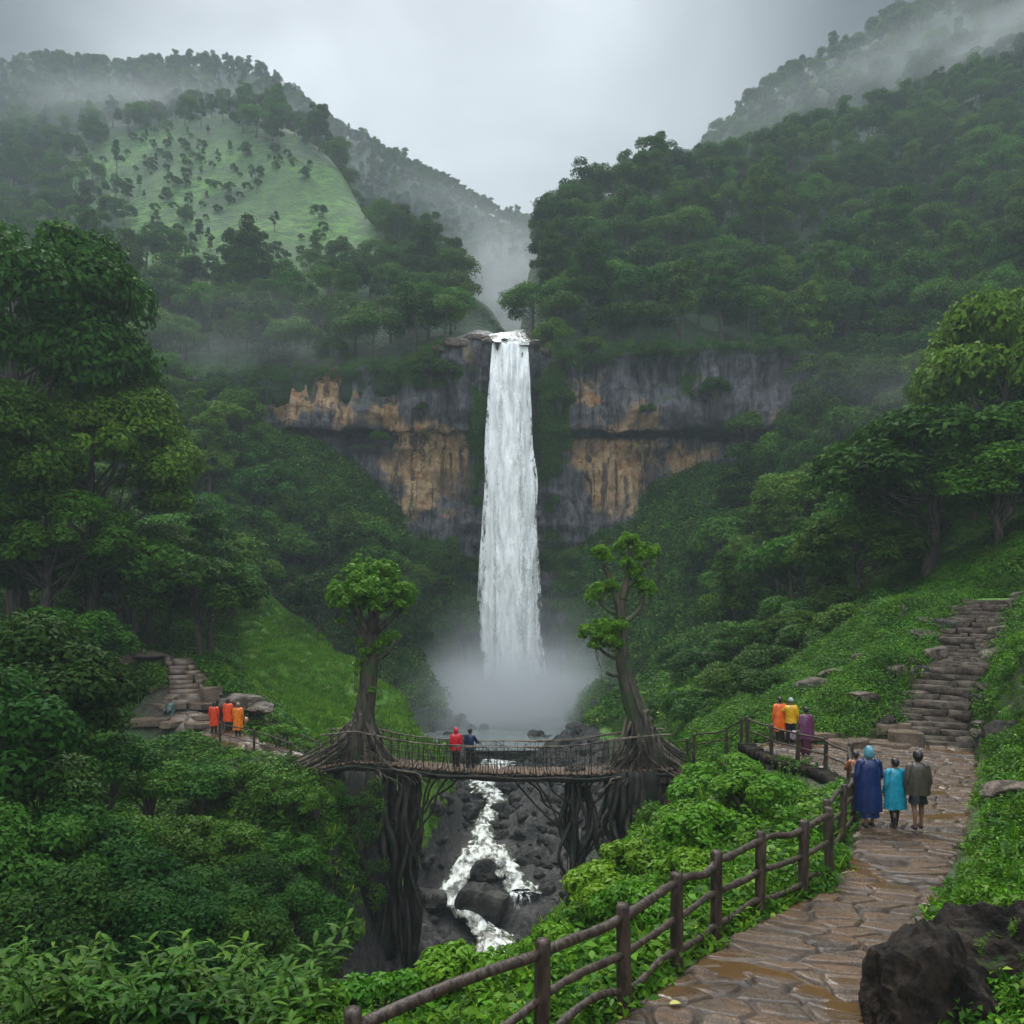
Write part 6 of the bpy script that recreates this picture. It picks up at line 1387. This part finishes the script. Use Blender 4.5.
person('person in long dark blue hooded raincoat walking up the path by the fence', foot(869, 827), 1.72, -.05, BLUE, 'poncho', ('skirt', (.012, .03, .13), .13), 'hood', (.10, .32, .40), stride=.03, hem=.20, width=.98, arm={-1: ((.15, .0, .63), (.13, .06, .50)), 1: ((.15, .03, .64), (.16, .12, .60))})
person('person in short bright teal raincoat in the middle of the three walkers', foot(895, 827), 1.48, .10, TEAL, 'poncho', (.02, .02, .025), 'hair', stride=.07, hem=.27, width=.95)
person('person in brown-grey jacket and black shorts, right one of the three walkers', foot(918, 829), 1.66, -.1, (.070, .058, .042), 'shawl', ('skirt', (.012, .012, .014), .33), 'scarf', (.02, .012, .010), stride=.04, hem=.44, width=.95, shoes=(.05, .02, .02))
person('child in orange and red clothes half hidden behind fence and blue raincoat', foot(856, 806), 1.30, -.2, (.35, .10, .03), 'jacket', (.03, .02, .03), 'hair', hem=.46, arm={-1: ((.16, .06, .68), (.14, .16, .66))})
person('person in long bright orange poncho at the viewpoint railing', foot(780, 743), 1.62, .15, (.85, .14, .008), 'poncho', (.02, .015, .02), 'hair', (.03, .012, .008), hem=.27)
person('person in yellow rain jacket and dark trousers at the viewpoint', foot(791, 744), 1.60, -.05, (.80, .42, .008), 'jacket', (.015, .015, .02), 'cap', (.40, .42, .45), hem=.46, width=1.1, arm={-1: ((.17, .04, .72), (.10, .15, .78))})
person('person in purple shawl and maroon skirt behind the viewpoint fence', foot(806, 755), 1.55, .1, (.15, .035, .105), 'shawl', ('skirt', (.075, .010, .035), .05), 'bun', hem=.34, width=1.05, bag=((-.34, .05, .62), (.17, .15, .16), (.35, .24, .28)))
dz = lambda x: float(deck_z(x)) + .04
xr, xb = (456 - 512) / F_PX * 34, (470 - 512) / F_PX * 34
person('person in red hooded rain jacket standing on the bridge', (xr, 34, dz(xr)), 1.66, .2, (.72, .012, .03), 'jacket', (.012, .010, .012), 'hood', (.72, .012, .03), hem=.44, width=1.1)
person('person in navy blue jacket standing on the bridge beside the red one', (xb, 34, dz(xb)), 1.68, -.5, (.012, .03, .085), 'jacket', (.014, .016, .02), 'hair', hem=.46, stride=.05, arm={1: ((.15, .08, .66), (.12, .2, .62))})
lz = lambda p: (p[0], p[1], float(gh(p[0], p[1], False)[0]) + .13)
person('person in red-orange poncho, left one of the terrace group', lz(W(214, 732, 40)), 1.55, .1, (.85, .06, .010), 'poncho', (.02, .02, .02), 'hair', hem=.24, width=.85)
person('person in orange-red poncho in the middle of the terrace group', lz(W(228, 733, 40.2)), 1.62, -.1, (.85, .085, .012), 'poncho', (.02, .02, .02), 'hair', hem=.30, width=.9)
person('person in yellow-orange poncho, right one of the terrace group', lz(W(238, 734, 39.6)), 1.62, .1, (.95, .23, .008), 'poncho', (.02, .02, .02), 'cap', (.35, .22, .15), hem=.18, width=.9, bag=((.36, .1, .75), (.13, .12, .16), (.55, .25, .12)))
person('person in dark clothes between the red-orange ponchos on the terrace', lz(W(221, 731, 40.9)), 1.66, 0, (.03, .028, .035), 'jacket', (.05, .05, .055), 'hair', hem=.46)
person('person in grey-green raincoat sitting on the left terrace steps', tuple(W(170, 718, 42.3)), 1.6, 3.0, (.07, .12, .11), 'poncho', (.03, .03, .03), 'hair', seated=True)
person('person in light blue rain cape sitting near the left picture side', tuple(W(108, 682, 45)), 1.6, 2.8, (.10, .20, .36), 'poncho', (.03, .03, .03), 'hood', (.16, .28, .45), seated=True)
person('person in pale grey clothes far up on the grassy crest', tuple(W(893, 622, 40) + [0, 0, -.35]), 1.5, 2.6, (.22, .25, .28), 'jacket', (.05, .05, .06), 'cap', (.4, .42, .45), hem=.46)

# ------------------------------------------------------------------ air: one even haze box and local mist
def vol_mat(name, dens, color=(1, 1, 1), aniso=0.0, field=None):
    m = bpy.data.materials.new(name); m.use_nodes = True; t = m.node_tree; t.nodes.remove(t.nodes['Principled BSDF'])
    v = t.nodes.new('ShaderNodeVolumePrincipled'); v.inputs['Color'].default_value = color + (1,); v.inputs['Density'].default_value = dens; v.inputs['Anisotropy'].default_value = aniso
    if field: t.links.new(field(t, dens), v.inputs['Density'])
    t.links.new(v.outputs[0], t.nodes['Material Output'].inputs['Volume']); return m
mb = MB(); mb.box((0, 270, 181.5), (2600, 860, 400)); o = mb.build('haze', vol_mat('haze_air', .00110, (.37, .425, .455)), smooth=False); tag(o, 'thin rain haze filling the valley', 'haze', kind='stuff')
def mist(label, c, s, dens, seed, nscale=2.0, rot=(0, 0, 0), lo=.36):
    def field(t, d):
        tc = t.nodes.new('ShaderNodeTexCoord'); ln = t.nodes.new('ShaderNodeVectorMath'); ln.operation = 'LENGTH'
        t.links.new(tc.outputs['Object'], ln.inputs[0]); fall = mth(t, 'POWER', rng_(t, ln.outputs['Value'], .0, 1.0, 1.0, 0.0), 1.3)
        m_ = t.nodes.new('ShaderNodeMapping'); m_.inputs['Location'].default_value = (seed * 3.1, seed * 1.7, 0); t.links.new(tc.outputs['Object'], m_.inputs[0])
        n_ = noise(t, nscale, 4, vec=m_.outputs[0]); f = mth(t, 'MULTIPLY', fall, rng_(t, n_, lo, .62)); return mth(t, 'MULTIPLY', f, d)
    bm = bmesh.new(); bmesh.ops.create_icosphere(bm, subdivisions=3, radius=1.0); me = bpy.data.meshes.new('mist'); bm.to_mesh(me); bm.free(); me.materials.append(vol_mat('mist_air_%d' % seed, dens, (.96, .98, 1), 0, field))
    o = obj('mist', me, None, tuple(c)); o.scale = s; o.rotation_euler = rot; return tag(o, label, 'mist', kind='stuff')
mist('white spray mist boiling up at the foot of the waterfall', W(498, 724, 101), (36, 12, 13), .50, 1, 2.0, lo=.22)
mist('thin drifting spray beside the lower waterfall', W(520, 690, 103), (20, 9, 17), .12, 2, 1.6, lo=.3)
mist('low cloud drifting across the left ridge', W(400, 225, 345), (130, 30, 42), .024, 3, 1.8, (0, .35, 0))
mist('low cloud filling the notch above the waterfall', W(512, 290, 200), (32, 26, 24), .050, 4, 1.6)
mist('cloud bank on the top of the right hills', W(860, 90, 285), (110, 28, 30), .012, 5, 1.8, (0, -.42, 0))
mist('thin cloud veil on the upper left hillside', W(150, 120, 290), (105, 28, 26), .022, 6, 2.0, (0, .1, 0))
mist('grey cloud swallowing the top corner of the right hills', W(985, 30, 235), (62, 24, 22), .022, 7, 1.8, (0, -.5, 0))
mist('mist hanging above the forest left of the falls', W(250, 330, 105), (26, 8, 9), .016, 8, 1.8)
mist('mist drifting over the right flank of the valley', W(900, 400, 85), (22, 8, 9), .012, 9, 1.8)

# ------------------------------------------------------------------ labels that single each thing out
PLACES = [(60, 100, 'under the left end of the far ridge'), (250, 110, 'on the hilltop over the meadow'), (200, 200, 'around the pale meadow'), (340, 180, 'on the crest right of the meadow'), (90, 250, 'beyond the tall left trees'),
          (220, 300, 'below the meadow'), (330, 280, 'mid-slope below the meadow'), (430, 270, 'on the saddle left of the falls'), (300, 345, 'at the brink over the left rock wall'), (420, 335, 'at the brink just left of the falls'),
          (180, 420, 'left of the left rock wall'), (290, 490, 'under the left rock wall'), (380, 560, 'under the ochre wall'), (230, 540, 'above the grassy spur'), (320, 590, 'beside the top of the spur'), (440, 640, 'left of the plunge pool'), (60, 540, 'deep in the left forest'),
          (560, 270, 'at the left shoulder of the hill'), (600, 330, 'at the brink just right of the falls'), (700, 330, 'at the brink over the grey wall'), (640, 240, 'on the left skyline of the hill'), (760, 240, 'mid-slope over the grey wall'), (780, 180, 'on the hill skyline'), (860, 290, 'on the right flank of the hill'), (960, 220, 'near the right edge'),
          (620, 560, 'right of the plunge pool'), (690, 540, 'under the orange wall'), (780, 420, 'beside the grey wall end'), (760, 540, 'above the slender bare-trunk tree'), (860, 460, 'behind the broad bright tree'), (960, 380, 'above the broad bright tree'), (700, 610, 'on the misty lower slope'), (830, 600, 'left of the broad bright tree')]
KW = {}
for o in list(C.objects):
    if o.parent is None and o.name.startswith('forest_tree'):
        c = o.children[0].data.name if o.children else ''
        k = next((ch.data.name for ch in o.children if ch.data and ch.data.name.endswith('_crown')), '')
        kw = {'f0': 'round-crowned', 'f1': 'flat-topped', 'f2': 'narrow', 'f3': 'dense dark', 'm2': 'tall narrow', 'thin': 'thin'}.get(k.split('_')[0], 'leafy')
        qx, qy = proj(np.array(o.location)); hill_ = 'left forest' if qx[0] < 512 else 'right forest'
        pl = min(PLACES, key=lambda a: (a[0] - qx[0]) ** 2 + 1.5 * (a[1] - qy[0]) ** 2)[2]
        o['label'] = f'{kw} tree {pl}'
ORD = ['leftmost'] + [w + ' from the left' for w in ('second', 'third', 'fourth', 'fifth', 'sixth', 'seventh', 'eighth', 'ninth', 'tenth', 'eleventh', 'twelfth')]
def rowsplit(prefix, names, key):
    """name rows of a long group by distance from the viewer"""
    ob = [o for o in C.objects if o.parent is None and o.get('label') == prefix]; ob.sort(key=key)
    for k, part_ in enumerate(np.array_split(np.arange(len(ob)), len(names))):
        for i in part_: ob[i]['label'] = names[k]
dist = lambda o: o.location.y
rowsplit('plant with long pointed leaves in the dark lower left corner', ['pointed-leaf plant, front row at the lower left'] + ['pointed-leaf plant, ' + n_ for n_ in ('second row at the lower left', 'third row at the lower left', 'back row under the dark thicket')], dist)
rowsplit('dark leafy bush in the thicket below the left terrace', ['dark bush low in the left thicket', 'dark bush midway up the left thicket', 'dark bush high in the left thicket', 'dark bush along the top of the left thicket'], lambda o: o.location.z)
rowsplit('dark wet rock lying in the gorge beside the river', ['dark rock by the split of the river', 'dark rock beside the lower river bend', 'dark rock by the narrow upper rapids', 'dark rock upstream of the bridge', 'dark rock near the pool outlet', 'dark rock at the foot of the grassy spur'], dist)
groups_ = {}
for o in C.objects:
    if o.parent is None and o.get('label') and o.get('kind') is None: groups_.setdefault(o['label'], []).append(o)
for lab, ob in groups_.items():
    if len(ob) < 2: continue
    ob.sort(key=lambda o: proj(np.array(o.location))[0][0])
    if len(ob) <= 12:
        for i, o in enumerate(ob): o['label'] = lab + ', ' + ('rightmost' if i == len(ob) - 1 else ORD[i])
    else:
        for i, o in enumerate(ob):
            third = i * 3 // len(ob); idx_ = i - next(j for j in range(len(ob)) if j * 3 // len(ob) == third)
            o['label'] = lab + ', ' + ['left', 'middle', 'right'][third] + ' third ' + ORD[min(idx_, 11)]
